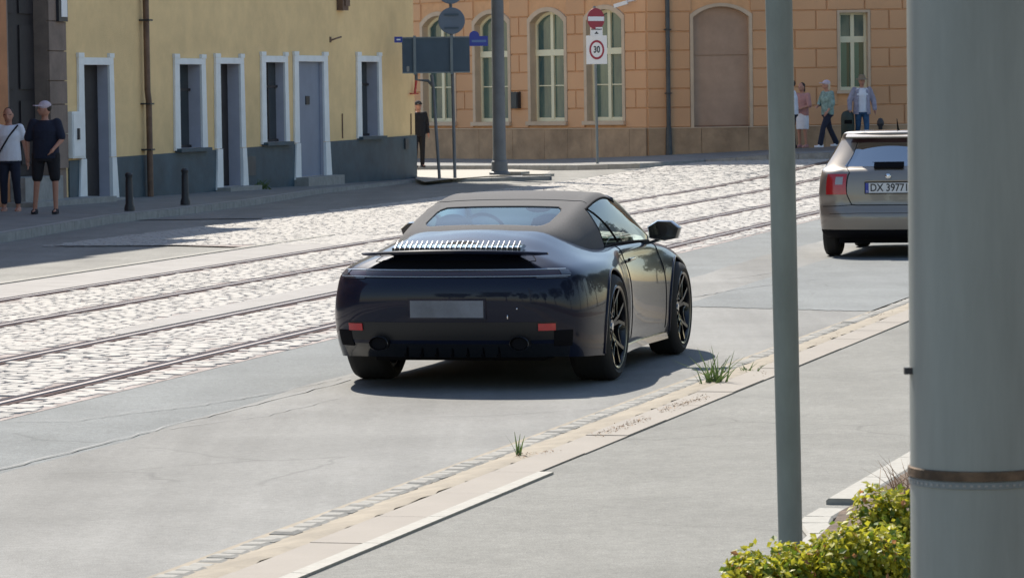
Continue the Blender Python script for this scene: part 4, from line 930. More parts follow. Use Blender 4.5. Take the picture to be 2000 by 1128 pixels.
def frange(a, b, n): return [a + (b - a) * i / n for i in range(n + 1)]
def fl(p, sgn): return Vector((p.x, p.y * sgn, p.z))
def patch(sf, us, vs, off=.004, sides=(1, -1), thick=.006, b=None, shape=None):
    """thin shell lying on the surface over a range of its parameters"""
    b = b or MB()
    for sg in sides:
        for o_, _ in ((off, 0),):
            P_ = []
            for u in us:
                row = []
                for v in vs:
                    uu, vv = shape(u, v) if shape else (u, v); n = sf.nrm(uu, vv); p = sf.at(uu, vv)
                    if n.dot(p - Vector((.4, 0, .55))) < 0: n = -n
                    row.append(fl(p + n * o_, sg))
                P_.append(row)
            nu, nv = len(us), len(vs); flat = [p for r_ in P_ for p in r_]
            ins = []
            for r_, u in zip(P_, us):
                for p, v in zip(r_, vs):
                    uu, vv = shape(u, v) if shape else (u, v); n = sf.nrm(uu, vv); q = sf.at(uu, vv)
                    if n.dot(q - Vector((.4, 0, .55))) < 0: n = -n
                    ins.append(fl(q + n * (o_ - thick), sg))
            fs = [(i * nv + j, (i + 1) * nv + j, (i + 1) * nv + j + 1, i * nv + j + 1) for i in range(nu - 1) for j in range(nv - 1)]
            N_ = len(flat); fs += [(N_ + a, N_ + b_, N_ + c, N_ + d) for a, b_, c, d in fs[:]]
            rim_ = [(i, 0) for i in range(nu)] + [(nu - 1, j) for j in range(1, nv)] + [(i, nv - 1) for i in range(nu - 2, -1, -1)] + [(0, j) for j in range(nv - 2, 0, -1)]
            ids = [i * nv + j for i, j in rim_]; fs += [(ids[k], ids[(k + 1) % len(ids)], N_ + ids[(k + 1) % len(ids)], N_ + ids[k]) for k in range(len(ids))]
            b.add(flat + ins, fs)
    return b
def seam(sf, uv, r=.004, sides=(1, -1), b=None, sub=6):
    b = b or MB()
    for sg in sides:
        pts = []
        for (u0, v0), (u1, v1) in zip(uv[:-1], uv[1:]):
            for k in range(sub): pts.append(fl(sf.at(u0 + (u1 - u0) * k / sub, v0 + (v1 - v0) * k / sub), sg))
        pts.append(fl(sf.at(*uv[-1]), sg)); b.tube(pts, r, 5)
    return b
def split_by_material(obj, names, root):
    """one mesh object per material slot"""
    out = {}
    me = obj.data
    for i, (nm, mt) in enumerate(names):
        bm = bmesh.new(); bm.from_mesh(me); dl = [f for f in bm.faces if f.material_index != i]
        if len(dl) == len(bm.faces): bm.free(); continue
        bmesh.ops.delete(bm, geom=dl, context='FACES')
        for f in bm.faces: f.material_index = 0
        m2 = bpy.data.meshes.new(nm); bm.to_mesh(m2); bm.free(); m2.polygons.foreach_set('use_smooth', [True] * len(m2.polygons)); m2.set_sharp_from_angle(angle=R_(42)); out[nm] = link_mesh(nm, m2, root, [mt])
    bpy.data.objects.remove(obj); return out
def cut_arches(me_obj, cyl):
    cutters = []
    for (x, z, r, y0, y1) in cyl:
        for sg in (1, -1):
            b = MB(); b.mi = 0; Mx = Matrix.Translation((x, min(y0 * sg, y1 * sg), z)) @ Matrix.Rotation(R_(-90), 4, 'X')
            b.lathe([(0.0001, 0), (r, 0), (r, abs(y1 - y0)), (0.0001, abs(y1 - y0))], Mx, 48); me = b.mesh('c', None, True)
            me.materials.clear()
            for k in range(8): me.materials.append(None)
            me.polygons.foreach_set('material_index', [1] * len(me.polygons)); cutters.append(link_mesh('c', me))
    for c in cutters:
        md = me_obj.modifiers.new('b', 'BOOLEAN'); md.operation = 'DIFFERENCE'; md.object = c; md.solver = 'EXACT'; md.material_mode = 'INDEX'
    dg = bpy.context.evaluated_depsgraph_get(); me = bpy.data.meshes.new_from_object(me_obj.evaluated_get(dg)); o = bpy.data.objects.new('t', me); C.objects.link(o)
    for c in cutters: bpy.data.objects.remove(c)
    bpy.data.objects.remove(me_obj); return o
def wheel(name, root, x, y, z, R, w_, rim_r, sg, spokes=5, edge=True, hub='rim'):
    """tyre > rim > spokes, lying at +-y; sg=+1 left"""
    Mx = Matrix.Translation((x, y, z)) @ (Matrix.Rotation(R_(-90), 4, 'X') if sg > 0 else Matrix.Rotation(R_(90), 4, 'X'))
    # local z points outwards; local x stays along the car
    t = MB(); hw = w_ / 2; prof = [(rim_r, -hw + .015), (rim_r + .02, -hw), (R - .05, -hw - .004), (R - .018, -hw + .012), (R - .003, -hw + .04)]
    for k in range(1, 8): prof.append((R if k % 2 else R - .006, -hw + .04 + (w_ - .08) * k / 8))
    prof += [(R - .003, hw - .04), (R - .018, hw - .012), (R - .05, hw + .004), (rim_r + .02, hw), (rim_r, hw - .015)]
    t.lathe(prof, Mx, 56, True); wh = empty('wheel'); wh.parent = root; t.obj('tyre', M['rubber'], wh, 50)
    r = MB(); r.lathe([(rim_r + .004, hw - .012), (rim_r - .006, hw - .004), (rim_r - .018, hw - .010), (rim_r - .03, hw - .06), (rim_r - .03, -hw + .03), (rim_r + .004, -hw + .03)], Mx, 56, True)
    face = hw - .03
    for k in range(spokes):
        for q in (-1, 1):
            a0 = 2 * math.pi * k / spokes + .3; a1 = a0 + q * (.30 if edge else .16)
            i0 = Vector((math.cos(a0 + q * .10) * .06, math.sin(a0 + q * .10) * .06, face - .035)); m0 = Vector((math.cos(a0 + q * .13) * rim_r * .55, math.sin(a0 + q * .13) * rim_r * .55, face - .015)); o0 = Vector((math.cos(a1) * (rim_r - .014), math.sin(a1) * (rim_r - .014), face + .008))
            for p_, q_ in ((i0, m0), (m0, o0)): 
                bb = MB(); bb.bar(p_, q_, .024 if edge else .045, .02); r.add([Mx @ Vector(v_) for v_ in bb.v], bb.f)
    r.lathe([(0.001, face - .02), (.05, face - .02), (.065, face - .05), (.065, face - .09)], Mx, 20); r.obj('rim', M[hub], wh, 35)
    if edge:
        g = MB(); g.lathe([(rim_r - .001, hw - .009), (rim_r - .004, hw - .002), (rim_r - .0115, hw - .005), (rim_r - .008, hw - .011)], Mx, 64, True)
        for k in range(spokes):      # bright-machined outline of each spoke pair: a U-shaped window between neighbouring pairs
            a0 = 2 * math.pi * k / spokes + .3 + math.pi / spokes; hwid = math.pi / spokes - .30; pts = []
            for (aa, rr_) in ((-hwid, rim_r - .03), (-hwid * 1.05, rim_r * .72), (-hwid * .9, rim_r * .46), (-hwid * .4, rim_r * .34), (hwid * .4, rim_r * .34), (hwid * .9, rim_r * .46), (hwid * 1.05, rim_r * .72), (hwid, rim_r - .03)): pts.append(Mx @ Vector((math.cos(a0 + aa) * rr_, math.sin(a0 + aa) * rr_, face + .004)))
            g.tube(pts, .0042, 6, False)
        g.obj('rim_edge', M['rim_edge'], wh, 50)
    d = MB(); d.lathe([(0.08, -.02), (rim_r * .72, -.02), (rim_r * .72, .005), (.08, .005)], Mx, 40, True); d.obj('brake_disc', M['disc'], wh, 40)
    if edge: d = MB(); d.lathe([(.0001, face - .012), (.028, face - .013), (.028, face - .02)], Mx, 16); d.obj('hub_cap', M['chrome'], wh, 40)
    return wh

# ---------------------------------------------------------------- the dark convertible
axR = G(1190, 741); HEAD = R_(14.0); fwd = Vector((math.sin(HEAD), math.cos(HEAD), 0)); lft = Vector((-math.cos(HEAD), math.sin(HEAD), 0))
car_o = G(1172, 741) + lft * .79; car_o.z = 0
car = empty('convertible_car', car_o, R_(90) - HEAD, 'black-blue sports convertible with its grey fabric roof closed, driving away on the asphalt lane', 'car')
G0 = [(-1.055, 0), (-1.045, .30), (-1.015, .55), (-.94, .74), (-.78, .885), (-.45, .955), (-.06, .975), (.34, .945), (.72, .895), (1.15, .875), (1.6, .875), (2.0, .89), (2.45, .925), (2.82, .89), (3.13, .77), (3.38, .5), (3.46, 0)]
ZS = [[.215, .33, .50, .665, .775, .855]] * 4 + [[.21, .33, .50, .665, .775, .85], [.20, .32, .50, .66, .785, .86], [.18, .31, .50, .67, .795, .865], [.17, .30, .49, .66, .79, .865], [.165, .29, .48, .65, .78, .875], [.165, .28, .47, .64, .77, .875], [.165, .28, .47, .63, .76, .87], [.17, .28, .47, .63, .76, .85],
      [.175, .29, .47, .62, .74, .82], [.18, .29, .46, .59, .70, .775], [.18, .28, .43, .55, .65, .72], [.18, .27, .41, .52, .60, .665], [.18, .27, .40, .50, .57, .63]]
DX = [[.15, .045, 0, .0, .05, .15]] * 3 + [[.13, .04, 0, .0, .05, .14], [.06, .02, 0, .01, .02, .06]] + [[0] * 6] * 8 + [[0, 0, 0, 0, -.02, -.06], [-.03, -.01, 0, -.02, -.07, -.15], [-.08, -.02, 0, -.03, -.1, -.2], [-.1, -.03, 0, -.04, -.12, -.24]]
YF = [[.95, .99, 1, .975, .925, .77]] * 4 + [[.955, .985, 1, .98, .93, .77], [.965, .99, 1, .98, .925, .79], [.975, .99, 1, .985, .925, .79], [.965, .985, 1, .985, .935, .83], [.965, .99, 1, .985, .935, .855], [.965, .99, 1, .985, .935, .865], [.965, .99, 1, .985, .935, .87], [.965, .99, 1, .985, .935, .86],
      [.97, .99, 1, .985, .93, .80], [.97, .99, 1, .98, .92, .78], [.95, .99, 1, .98, .92, .78], [.95, .99, 1, .98, .92, .8], [1] * 6]
SX = [-.66, -.64, -.61, -.56, -.46, -.27, .0, .32, .7, 1.1, 1.6, 2.0, 2.4, 2.68, 2.9, 3.02, 3.06]
def deck(x):
    T = [(-1.1, .87), (-.9, .905), (-.66, .955), (-.45, 1.0), (-.25, 1.03), (0, 1.04), (.2, 1.0), (.4, .90), (.8, .87), (1.6, .86), (1.95, .91), (2.3, .88), (2.7, .80), (3.06, .70), (3.3, .64)]
    for (a, za), (b_, zb2) in zip(T[:-1], T[1:]):
        if a <= x <= b_: return za + (zb2 - za) * sstep((x - a) / (b_ - a)) * .5 + (zb2 - za) * (x - a) / (b_ - a) * .5
    return T[-1][1]
grid = []
for i, (gx, gy) in enumerate(G0):
    colp = [Vector((gx + DX[i][j], gy * YF[i][j], ZS[i][j])) for j in range(6)]
    p5 = colp[5]; sx = SX[i]; zc_ = deck(sx); p8 = Vector((sx, 0, zc_))
    for t, bz in ((.35, .012), (.68, .012)):
        q = p5.lerp(p8, t); 
        wt = sstep((.84 - abs(q.y)) / .36)
        if i < 8: q.z = max(p5.z * .3 + q.z * .7, p5.z + (deck(q.x) - .045 * (q.y / .55) ** 2 - p5.z) * wt)
        else: q.z = p5.z + (zc_ - p5.z) * t ** 1.1 + bz
        colp.append(q)
    colp.append(p8); grid.append(colp)
body = Surf(grid)
NU, NV = 16 * 9, 8 * 7
def build_half_shell(sf, NU, NV, zbot, matf):
    b = MB(); nc, nr = sf.nc - 1, sf.nr - 1; us = frange(0, nc, NU); vs = frange(0, nr, NV)
    for sg in (1, -1):
        base = len(b.v); pts = []
        for u in us:
            for v in vs: pts.append(fl(sf.at(u, v), sg))
        for u in us: p = sf.at(u, 0); pts.append(Vector((p.x, 0, p.z)))
        b.v += [tuple(p) for p in pts]; n = NV + 1
        for i in range(NU):
            for j in range(NV):
                f = (base + i * n + j, base + (i + 1) * n + j, base + (i + 1) * n + j + 1, base + i * n + j + 1)
                b.f.append(f); b.m.append(matf((us[i] + us[i + 1]) / 2, (vs[j] + vs[j + 1]) / 2, sf.at((us[i] + us[i + 1]) / 2, (vs[j] + vs[j + 1]) / 2), sg))
            bo = base + (NU + 1) * n; f = (base + i * n, base + (i + 1) * n, bo + i + 1, bo + i); b.f.append(f); b.m.append(1)
    me = bpy.data.meshes.new('s'); me.from_pydata(b.v, [], b.f); me.polygons.foreach_set('material_index', b.m)
    bm = bmesh.new(); bm.from_mesh(me); bmesh.ops.remove_doubles(bm, verts=bm.verts, dist=2e-4); bmesh.ops.dissolve_degenerate(bm, edges=bm.edges, dist=1e-5)
    bmesh.ops.recalc_face_normals(bm, faces=bm.faces); bm.to_mesh(me); bm.free()
    for k in range(8): me.materials.append(None)
    o = bpy.data.objects.new('s', me); C.objects.link(o); return o
def pm(u, v, p, sg):
    if v < .9 and u < 3.6: return 2                      # black lower valance
    if .78 < p.x < 1.98 and v < 5.2 and v > .55 and p.y > .5: return 3 if sg > 0 else 4       # doors
    if .30 < p.x < 2.0 and v > 5.35: return 5            # cockpit floor under the hood
    return 0
sh = build_half_shell(body, NU, NV, .2, pm)
sh = cut_arches(sh, [(0, .375, .385, .58, 1.2), (2.45, .36, .372, .60, 1.2)])
parts = split_by_material(sh, [('body', M['paint']), ('wheel_well', M['black']), ('lower_valance', M['paint_black']), ('door', M['paint']), ('door', M['paint']), ('cockpit', M['interior'])], car)
doorR = [c for c in car.children if c.name.startswith('door')]
for k, dd in enumerate(doorR):
    sg = 1 if sum(v_.co.y for v_ in dd.data.vertices) > 0 else -1
    b = MB(); q = None
    for u in frange(7, 9, 60):
        p = body.at(u, 4.35)
        if q is None or abs(p.x - .98) < abs(q[0].x - .98): q = (p, u)
    hu = q[1]; b.tube([fl(body.at(hu - .18, 4.0) + Vector((0, .018, 0)), sg), fl(body.at(hu, 4.02) + Vector((0, .024, 0)), sg), fl(body.at(hu + .3, 4.04) + Vector((0, .018, 0)), sg)], .012, 8); b.obj('handle', M['paint_black'], dd, 50)
# wheel-arch lips following the flank
def side_y(x, z):
    best = None
    for (p) in SIDE:
        d = (p.x - x) ** 2 + (p.z - z) ** 2
        if best is None or d < best[0]: best = (d, p.y)
    return best[1]
SIDE = [body.at(u, v) for u in frange(3.6, 14.2, 210) for v in frange(0, 5.2, 60)]
for (x0, z0, r0) in ((0, .375, .385), (2.45, .36, .372)):
    for sg in (1, -1):
        b = MB(); pts = []
        for k in range(41):
            a = R_(-26) + (math.pi + R_(52)) * k / 40; x = x0 + math.cos(a) * r0; z = z0 + math.sin(a) * r0
            if z > .19: pts.append(Vector((x, sg * (side_y(x + math.cos(a) * .012, z + math.sin(a) * .012) + .002), z)))
        for k in range(1, len(pts) - 1): pts[k] = (pts[k - 1] + pts[k] * 2 + pts[k + 1]) / 4
        b.tube(pts, .011, 8); b.obj('wheel_arch_lip', M['paint'], car, 60)
for sg in (1, -1):
    wheel('wheel', car, 0, sg * .815, .361, .361, .30, .283, sg); wheel('wheel', car, 2.45, sg * .80, .345, .345, .25, .27, sg)
M['lamp_tail'] = mat('smoked_lamp', (.07, .08, .10), .12, coat=1)
# panel gaps
b = MB()
def upar(x, v, lo=5, hi=13):
    best = min(frange(lo, hi, 160), key=lambda u: abs(body.at(u, v).x - x)); return best
gaps = [([(upar(x, v), v) for v in (.6, 1.5, 2.5, 3.5, 4.4, 5.0)], .0045) for x in (.78, 1.98)]
gaps.append(([(0, 4.86), (1, 4.86), (2, 4.84), (2.9, 4.9), (3.3, 5.4)], .003))
for uv_, r_ in gaps:
    for sg in (1, -1): seam(body, uv_, r_, (sg,)).obj('panel_gap', M['black'], car, 60)
M['strip_lens'] = mat('strip_lens', (.32, .38, .46), .2, coat=1)
# rear light bar and its clear strip, clusters at the ends
us = frange(0, 3.72, 30)
patch(body, us, frange(3.80, 4.10, 4), .010, b=None).obj('light_bar', M['lamp_dark'], car, 40)
patch(body, us, [4.14, 4.19], .014).obj('light_strip', M['strip_lens'], car, 40)
patch(body, us, [3.73, 3.76], .012).obj('light_strip', M['strip_lens'], car, 40)
def patch_each(name, mt, par, *a, **k):
    for sg in (1, -1): patch(*a, sides=(sg,), **k).obj(name, mt, par, 40)
patch_each('lamp_lens', M['lamp_tail'], car, body, frange(2.45, 3.62, 12), [3.64, 3.72, 3.79], .008)
patch_each('lamp_lens', M['lamp_tail'], car, body, frange(3.40, 3.78, 6), frange(3.80, 4.12, 3), .014)
# dark recess under the spoiler and air slots
patch(body, frange(0, 2.55, 20), frange(4.22, 5.0, 8), .004).obj('spoiler_recess', M['black'], car, 40)
patch(body, frange(0, 2.42, 20), frange(5.9, 7.95, 14), .005).obj('grille_bed', M['black'], car, 40)
# spoiler blade
b = MB(); rings = []
for k in range(41):
    y = -.665 + 1.33 * k / 40; a = abs(y) / .665; tap = max(.06, (1 - a ** 5)); xt = -1.035 + .17 * a ** 2.2; xl = -.80 + .03 * a ** 2; zz = .928 - .026 * a ** 2; th = .028 * tap + .004
    xl = xt + (xl - xt) * (.35 + .65 * tap)
    rings.append([Vector((xt, y, zz - .002)), Vector((xt + .01, y, zz + .005)), Vector(((xt + xl) / 2, y, zz + .004)), Vector((xl, y, zz - .006)), Vector((xl, y, zz - .006 - th)), Vector(((xt + xl) / 2, y, zz - th * .9)), Vector((xt + .01, y, zz - th * .6))])
b.loft(rings); b.obj('spoiler', M['paint'], car, 35)
b = MB(); b.loft([[Vector((-.80, y, .90 )), Vector((-.80, y, .938)), Vector((-.70, y, .955)), Vector((-.64, y, .94))] for y in (-.46, -.23, 0, .23, .46)]); b.obj('spoiler_support', M['paint_black'], car, 30)
slm = None; M['slat'] = mat('slat_glint', (.34, .34, .36), .2, 1)  # light metal colour stands in for the sun glints on black slats
for k in range(25):
    y = -.44 + .88 * k / 24; q = MB()
    cs = [(-.825, .940), (-.80, .955), (-.77, .970), (-.745, .984)]
    q.loft([[Vector((x, -.003, z - .02)), Vector((x, -.0022, z - .002)), Vector((x, .0022, z - .002)), Vector((x, .003, z - .02))] for x, z in cs])
    if slm is None: slm = q.mesh('grille_slat', 30); slm.materials.append(M['slat'])
    o = bpy.data.objects.new('grille_slat', slm); C.objects.link(o); o.parent = car; o.location = (0.0 + .02 * (y / .44) ** 2, y, -.004 * (y / .44) ** 2)
# bumper details
patch(body, frange(0, 3.0, 18), frange(1.05, 1.75, 5), .003).obj('diffuser_panel', M['plastic'], car, 40)
patch_each('rear_reflector', M['lamp_red'], car, body, frange(2.35, 2.95, 6), frange(1.44, 1.70, 3), .012)
patch_each('air_outlet', M['black'], car, body, frange(2.9, 3.62, 8), frange(.72, 1.42, 5), .006)
for sg in (1, -1):
    b = MB(); p = Vector((-1.02, sg * .50, .315)); RXX = Matrix.Translation(p) @ Matrix.Rotation(R_(-90), 4, 'Y') @ Matrix.Diagonal((.92, 1.3, 1, 1))
    b.lathe([(.040, -.12), (.046, -.0), (.050, .018), (.053, .015), (.053, -.12)], RXX, 28); ex = b.obj('exhaust_tip', M['steel_dark'], car, 50)
    b = MB(); b.lathe([(.0001, -.004), (.043, -.004)], RXX, 24); b.obj('exhaust_core', M['black'], ex)
b = MB()
for k in range(-3, 4): b.prism([(-.95, .215), (-.975, .24), (-.80, .25), (-.80, .215)], 'y', k * .11 - .005, k * .11 + .005)
b.obj('diffuser_fin', M['black'], car)
b = MB(); b.box(-.75, 2.6, -.60, .60, .185, .21); b.obj('underbody', M['black'], car)
b = MB(); b.loft([[Vector((-1.072, y * s_, z)) for y, z in ()] or [Vector((-1.062, -.26, .485)), Vector((-1.062, .26, .485)), Vector((-1.055, .26, .60)), Vector((-1.055, -.26, .60))], [Vector((-1.03, -.26, .485)), Vector((-1.03, .26, .485)), Vector((-1.03, .26, .60)), Vector((-1.03, -.26, .60))]]) if 0 else b.box(-1.068, -1.05, -.26, .26, .488, .60)
pl_o = b.obj('number_plate', mat('blurred_plate', (.145, .155, .18), .6, var=.25, vscale=3), car); pl_o['label'] = 'plain grey number plate without readable characters'
b = MB(); b.box(-1.062, -1.046, -.275, .275, .475, .613); b.obj('plate_frame', M['paint'], car)
b = MB(); b.ball((-1.045, -.425, .49), .01, .006, .016); b.ball((-1.04, -.49, .545), .007); b.obj('sensor', M['chrome'], car)
# sills
b = MB()
for sg in (1, -1): b = MB(); b.loft([[Vector((x, sg * (y0 - .05), .135)), Vector((x, sg * (y0 + .015), .145)), Vector((x, sg * (y0 + .012), .19)), Vector((x, sg * (y0 - .05), .2))] for x, y0 in ((.42, .89), (.9, .855), (1.5, .845), (2.06, .865))]); b.obj('side_skirt', M['paint_black'], car, 30)
car.scale = (1, .96, 1)
# ---- hood and glass
GH = [(-.30, (.56, .80), (.44, .93), .965), (-.08, (.67, .83), (.55, 1.005), 1.048), (.25, (.715, .85), (.575, 1.085), 1.115), (.60, (.735, .875), (.575, 1.155), 1.185), (.95, (.745, .885), (.565, 1.205), 1.237), (1.25, (.75, .88), (.56, 1.217), 1.252), (1.50, (.755, .875), (.565, 1.185), 1.225), (1.72, (.755, .87), (.59, 1.11), 1.155), (1.95, (.75, .865), (.645, .99), 1.045), (2.17, (.715, .85), (.69, .88), .93)]
gg = []
for x, (by, bz), (ry, rz_), cz in GH:
    bel = Vector((x, by, bz)); rail = Vector((x, ry, rz_)); mid = (bel + rail) / 2 + Vector((0, .022, .008))
    r1 = Vector((x + 0, ry * .80, rz_ + (cz - rz_) * .62)); r2 = Vector((x, ry * .42, rz_ + (cz - rz_) * .93)); ce = Vector((x, 0, cz))
    bow = .10 * (1 if x < 1 else -1)
    col = [bel, mid, rail, r1, r2, ce]
    if x <= .6: 
        for q, kx in ((r1, -.02), (r2, -.06), (ce, -.08)): q.x += kx * min(1, (.75 - x))
    if x > 1.3:
        for q, kx in ((r1, .03), (r2, .09), (ce, .12)): q.x += kx
    gg.append(col)
gh = Surf(gg, 'ext', 'ext', 'ext', 'mir')
def gfaces(us, vs, pred, off=0, sides=(1, -1)):
    b = MB(); n = len(vs)
    for sg in sides:
        pts = [fl(gh.at(u, v), sg) for u in us for v in vs]; keep = [(i * n + j, (i + 1) * n + j, (i + 1) * n + j + 1, i * n + j + 1) for i in range(len(us) - 1) for j in range(n - 1) if pred((us[i] + us[i + 1]) / 2, (vs[j] + vs[j + 1]) / 2)]
        b.add(pts, keep)
    return b
# parameters: rear window u 1.25..2.75, v 2.75..5 ; side glass u 3.0..8.6, v 0..1.8 ; windscreen u>6.1, v>2.1
us = frange(0, 9, 108); vs = frange(0, 5, 60)
RW = (1.12, 2.72, 3.0)
def isrw(u, v):
    if not (RW[0] < u < RW[1] and v > RW[2]): return False
    # rounded ends
    du = min(u - RW[0], RW[1] - u) / (RW[1] - RW[0]); dv = (v - RW[2]); e = .35 if u < 2 else .35
    return not (dv < e and du < .28 and ((e - dv) / e) ** 2 + ((.28 - du) / .28) ** 2 > 1)
def isside(u, v): return u > 2.92 and v < 1.83
def isscr(u, v): return u > 6.15 and v > 2.08
b = gfaces(frange(0, 9, 216), frange(0, 5, 120), lambda u, v: not isrw(u, v) and not isside(u, v) and not isscr(u, v) and (u < 6.25 or v > 5), 0)
# shade band of the hood over the header
ht = b.obj('soft_top', M['fabric'], car, 60, True)
md = ht.modifiers.new('thickness', 'SOLIDIFY'); md.thickness = .012; md.offset = 0
g_ = gfaces(frange(RW[0] - .03, RW[1] + .03, 24), frange(RW[2] - .05, 5, 24), lambda u, v: True)
rg = g_.obj('rear_window', M['glass_blue'], car, 60, True)
for sg in (1, -1): gfaces(frange(2.92, 8.72, 60), frange(0.02, 1.84, 12), lambda u, v: True, 0, (sg,)).obj('side_window', M['glass_green'], car, 60, True)
gfaces(frange(6.15, 9, 40), frange(2.05, 5, 40), lambda u, v: True).obj('windscreen', M['glass_green'], car, 60, True)
b = MB()
for sg in (1, -1): b.tube([fl(gh.at(u, 1.95), sg) for u in frange(6.0, 9, 20)], .022, 8)
b.tube([fl(gh.at(6.15, v), 1) for v in frange(2, 5, 10)] + [fl(gh.at(6.15, v), -1) for v in frange(4.9, 2, 10)], .018, 8); b.obj('windscreen_frame', M['paint_black'], car, 50)
for sg in (1, -1):
    b = MB(); b.tube([fl(gh.at(u, .02), sg) for u in frange(2.85, 8.7, 30)], .011, 8); b.tube([fl(gh.at(u, 1.86), sg) for u in frange(2.92, 6.1, 20)], .010, 8); b.tube([fl(gh.at(2.92, v), sg) for v in frange(0, 1.85, 8)], .010, 8)
    b.tube([fl(gh.at(3.05 + t * 1.1, 1.84 - 1.84 * t), sg) for t in frange(0, 1, 6)], .008, 8)
    b.obj('window_seal', M['black'], car, 50)
# hood crease bow and seam
b = MB(); b.tube([fl(gh.at(3.3, v), 1) + Vector((0, 0, .006)) for v in frange(2.0, 5, 14)] + [fl(gh.at(3.3, v), -1) + Vector((0, 0, .006)) for v in frange(4.8, 2.0, 14)], .004, 5); b.obj('hood_seam', M['interior'], car, 50)
# seats, dash, wheel
for sg in (1, -1):
    s_ = MB(); s_.loft([[Vector((x + dx, sg * .36 + y, z)) for dx, y in ((-.05, -w_), (-.05, w_), (.05, w_), (.05, -w_))] for x, z, w_ in ((.62, .55, .23), (.54, .80, .24), (.48, .93, .20), (.46, 1.02, .14), (.45, 1.09, .11))]); se = s_.obj('seat', M['seat'], car, 60)
    h = MB(); h.ball((.44, sg * .36, 1.045), .05, .13, .075, 16); h.obj('headrest', M['seat'], se, 60)
b = MB(); b.loft([[Vector((1.45, y, .80)), Vector((1.50, y, .905)), Vector((1.85, y, .90)), Vector((1.95, y, .8))] for y in (-.66, 0, .66)]); b.obj('dashboard', M['interior'], car, 50)
b = MB(); b.lathe([(.17, -.012), (.185, 0), (.17, .012), (.158, 0)], Matrix.Translation((1.32, .36, .93)) @ Matrix.Rotation(R_(68), 4, 'Y'), 30, True); b.obj('steering_wheel', M['black'], car, 50)
b = MB(); b.ball((1.55, 0, 1.12), .012, .10, .03); b.obj('interior_mirror', M['black'], car, 50)
# driver's dark outline
# door mirrors
for sg in (1, -1):
    b = MB(); c = Vector((1.60, sg * .965, .955)); b.loft([[c + Vector((x, sg * (yy) * 1.0, zz)) for yy, zz in ((-.12 * s_, -.055 * s_), (-.13 * s_, .03 * s_), (-.05 * s_, .075 * s_), (.06 * s_, .07 * s_), (.125 * s_, .02 * s_), (.10 * s_, -.055 * s_), (0, -.075 * s_))] for x, s_ in ((-.06, .9), (-.03, 1.0), (.03, .98), (.09, .75), (.13, .35))]); mr = b.obj('door_mirror', M['paint_black'], car, 50)
    b = MB(); b.loft([[c + Vector((-.064, sg * yy, zz)) for yy, zz in ((-.09, -.04), (-.1, .03), (.05, .05), (.09, .01), (.07, -.04))], [c + Vector((-.061, sg * yy, zz)) for yy, zz in ((-.09, -.04), (-.1, .03), (.05, .05), (.09, .01), (.07, -.04))]]); b.obj('mirror_glass', M['paint_black'], mr)
    b = MB(); b.loft([[Vector((1.70 + dx, sg * y, z)) for dx in (-.05, .05)] + [Vector((1.70 + dx, sg * y, z - .022)) for dx in (.05, -.05)] for y, z in ((.74, .865), (.83, .875), (.90, .895), (.95, .93))]); b.obj('mirror_arm', M['paint_black'], mr, 40)
# ---------------------------------------------------------------- the grey-brown hatchback
cg = G(1632, 499); HS = R_(13.2); f2 = Vector((math.sin(HS), math.cos(HS), 0)); l2 = Vector((-math.cos(HS), math.sin(HS), 0))
ho = cg - l2 * .72; ho.z = 0
hb = empty('estate_car', ho, R_(90) - HS, 'grey-brown small estate car driving away, half hidden by the wide pole', 'car')
# rings of outlines: z, rear x, front x, half width, corner size
RG = [(.235, -.66, 3.12, .75, .25), (.30, -.73, 3.18, .80, .25), (.45, -.755, 3.22, .822, .26), (.53, -.74, 3.22, .826, .24), (.62, -.70, 3.20, .83, .20), (.75, -.69, 3.15, .83, .17), (.88, -.675, 3.02, .82, .16), (.975, -.65, 2.75, .805, .16),
      (1.02, -.62, 1.95, .80, .18), (1.06, -.575, 1.75, .775, .19), (1.20, -.47, 1.45, .70, .2), (1.33, -.38, 1.15, .64, .2), (1.385, -.36, 1.02, .61, .2), (1.44, -.38, .9, .575, .18), (1.462, -.30, .8, .50, .15), (1.468, -.05, .5, .25, .1), (1.47, .2, .3, .02, .01)]
NC = 44
def outline(z, xr, xf, hw, c):
    pts = []
    cy = min(c * 1.6, hw * .8); cx = c
    for k in range(11): pts.append(Vector((xr - .035 * (1 - (k / 10.) ** 2) * (hw / .85), (hw - cy) * k / 10, z)))
    for k in range(1, 9): t = math.pi / 2 * k / 9; pts.append(Vector((xr + cx * (1 - math.cos(t)), hw - cy + cy * math.sin(t), z)))
    for k in range(0, 17): x = xr + cx + (xf - .5 * hw - xr - cx) * k / 16; pts.append(Vector((x, hw, z)))
    for k in range(1, 9): t = math.pi / 2 * k / 8; pts.append(Vector((xf - .5 * hw + .5 * hw * math.sin(t), hw * math.cos(t) if k < 8 else 0, z)))
    return pts
rows_ = [outline(*r_) for r_ in RG]; ncol = len(rows_[0])
sk = Surf([[rows_[j][i] for j in range(len(RG))] for i in range(ncol)], 'mir', 'mir', 'ext', 'ext')
def skm(u, v, p, sg):
    if 9.05 < v < 11.05 and u < 11.0: return 3             # rear window
    if 9.05 < v < 11.6 and 17.2 < u < 31 : return 3
    if 8.6 < v < 11.6 and u > 31.5 and p.x > .9: return 3
    if v < 1.25 and u < 19: return 2
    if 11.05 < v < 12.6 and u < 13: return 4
    return 0
sh = build_half_shell(sk, (ncol - 1) * 2, 16 * 4, .2, skm)
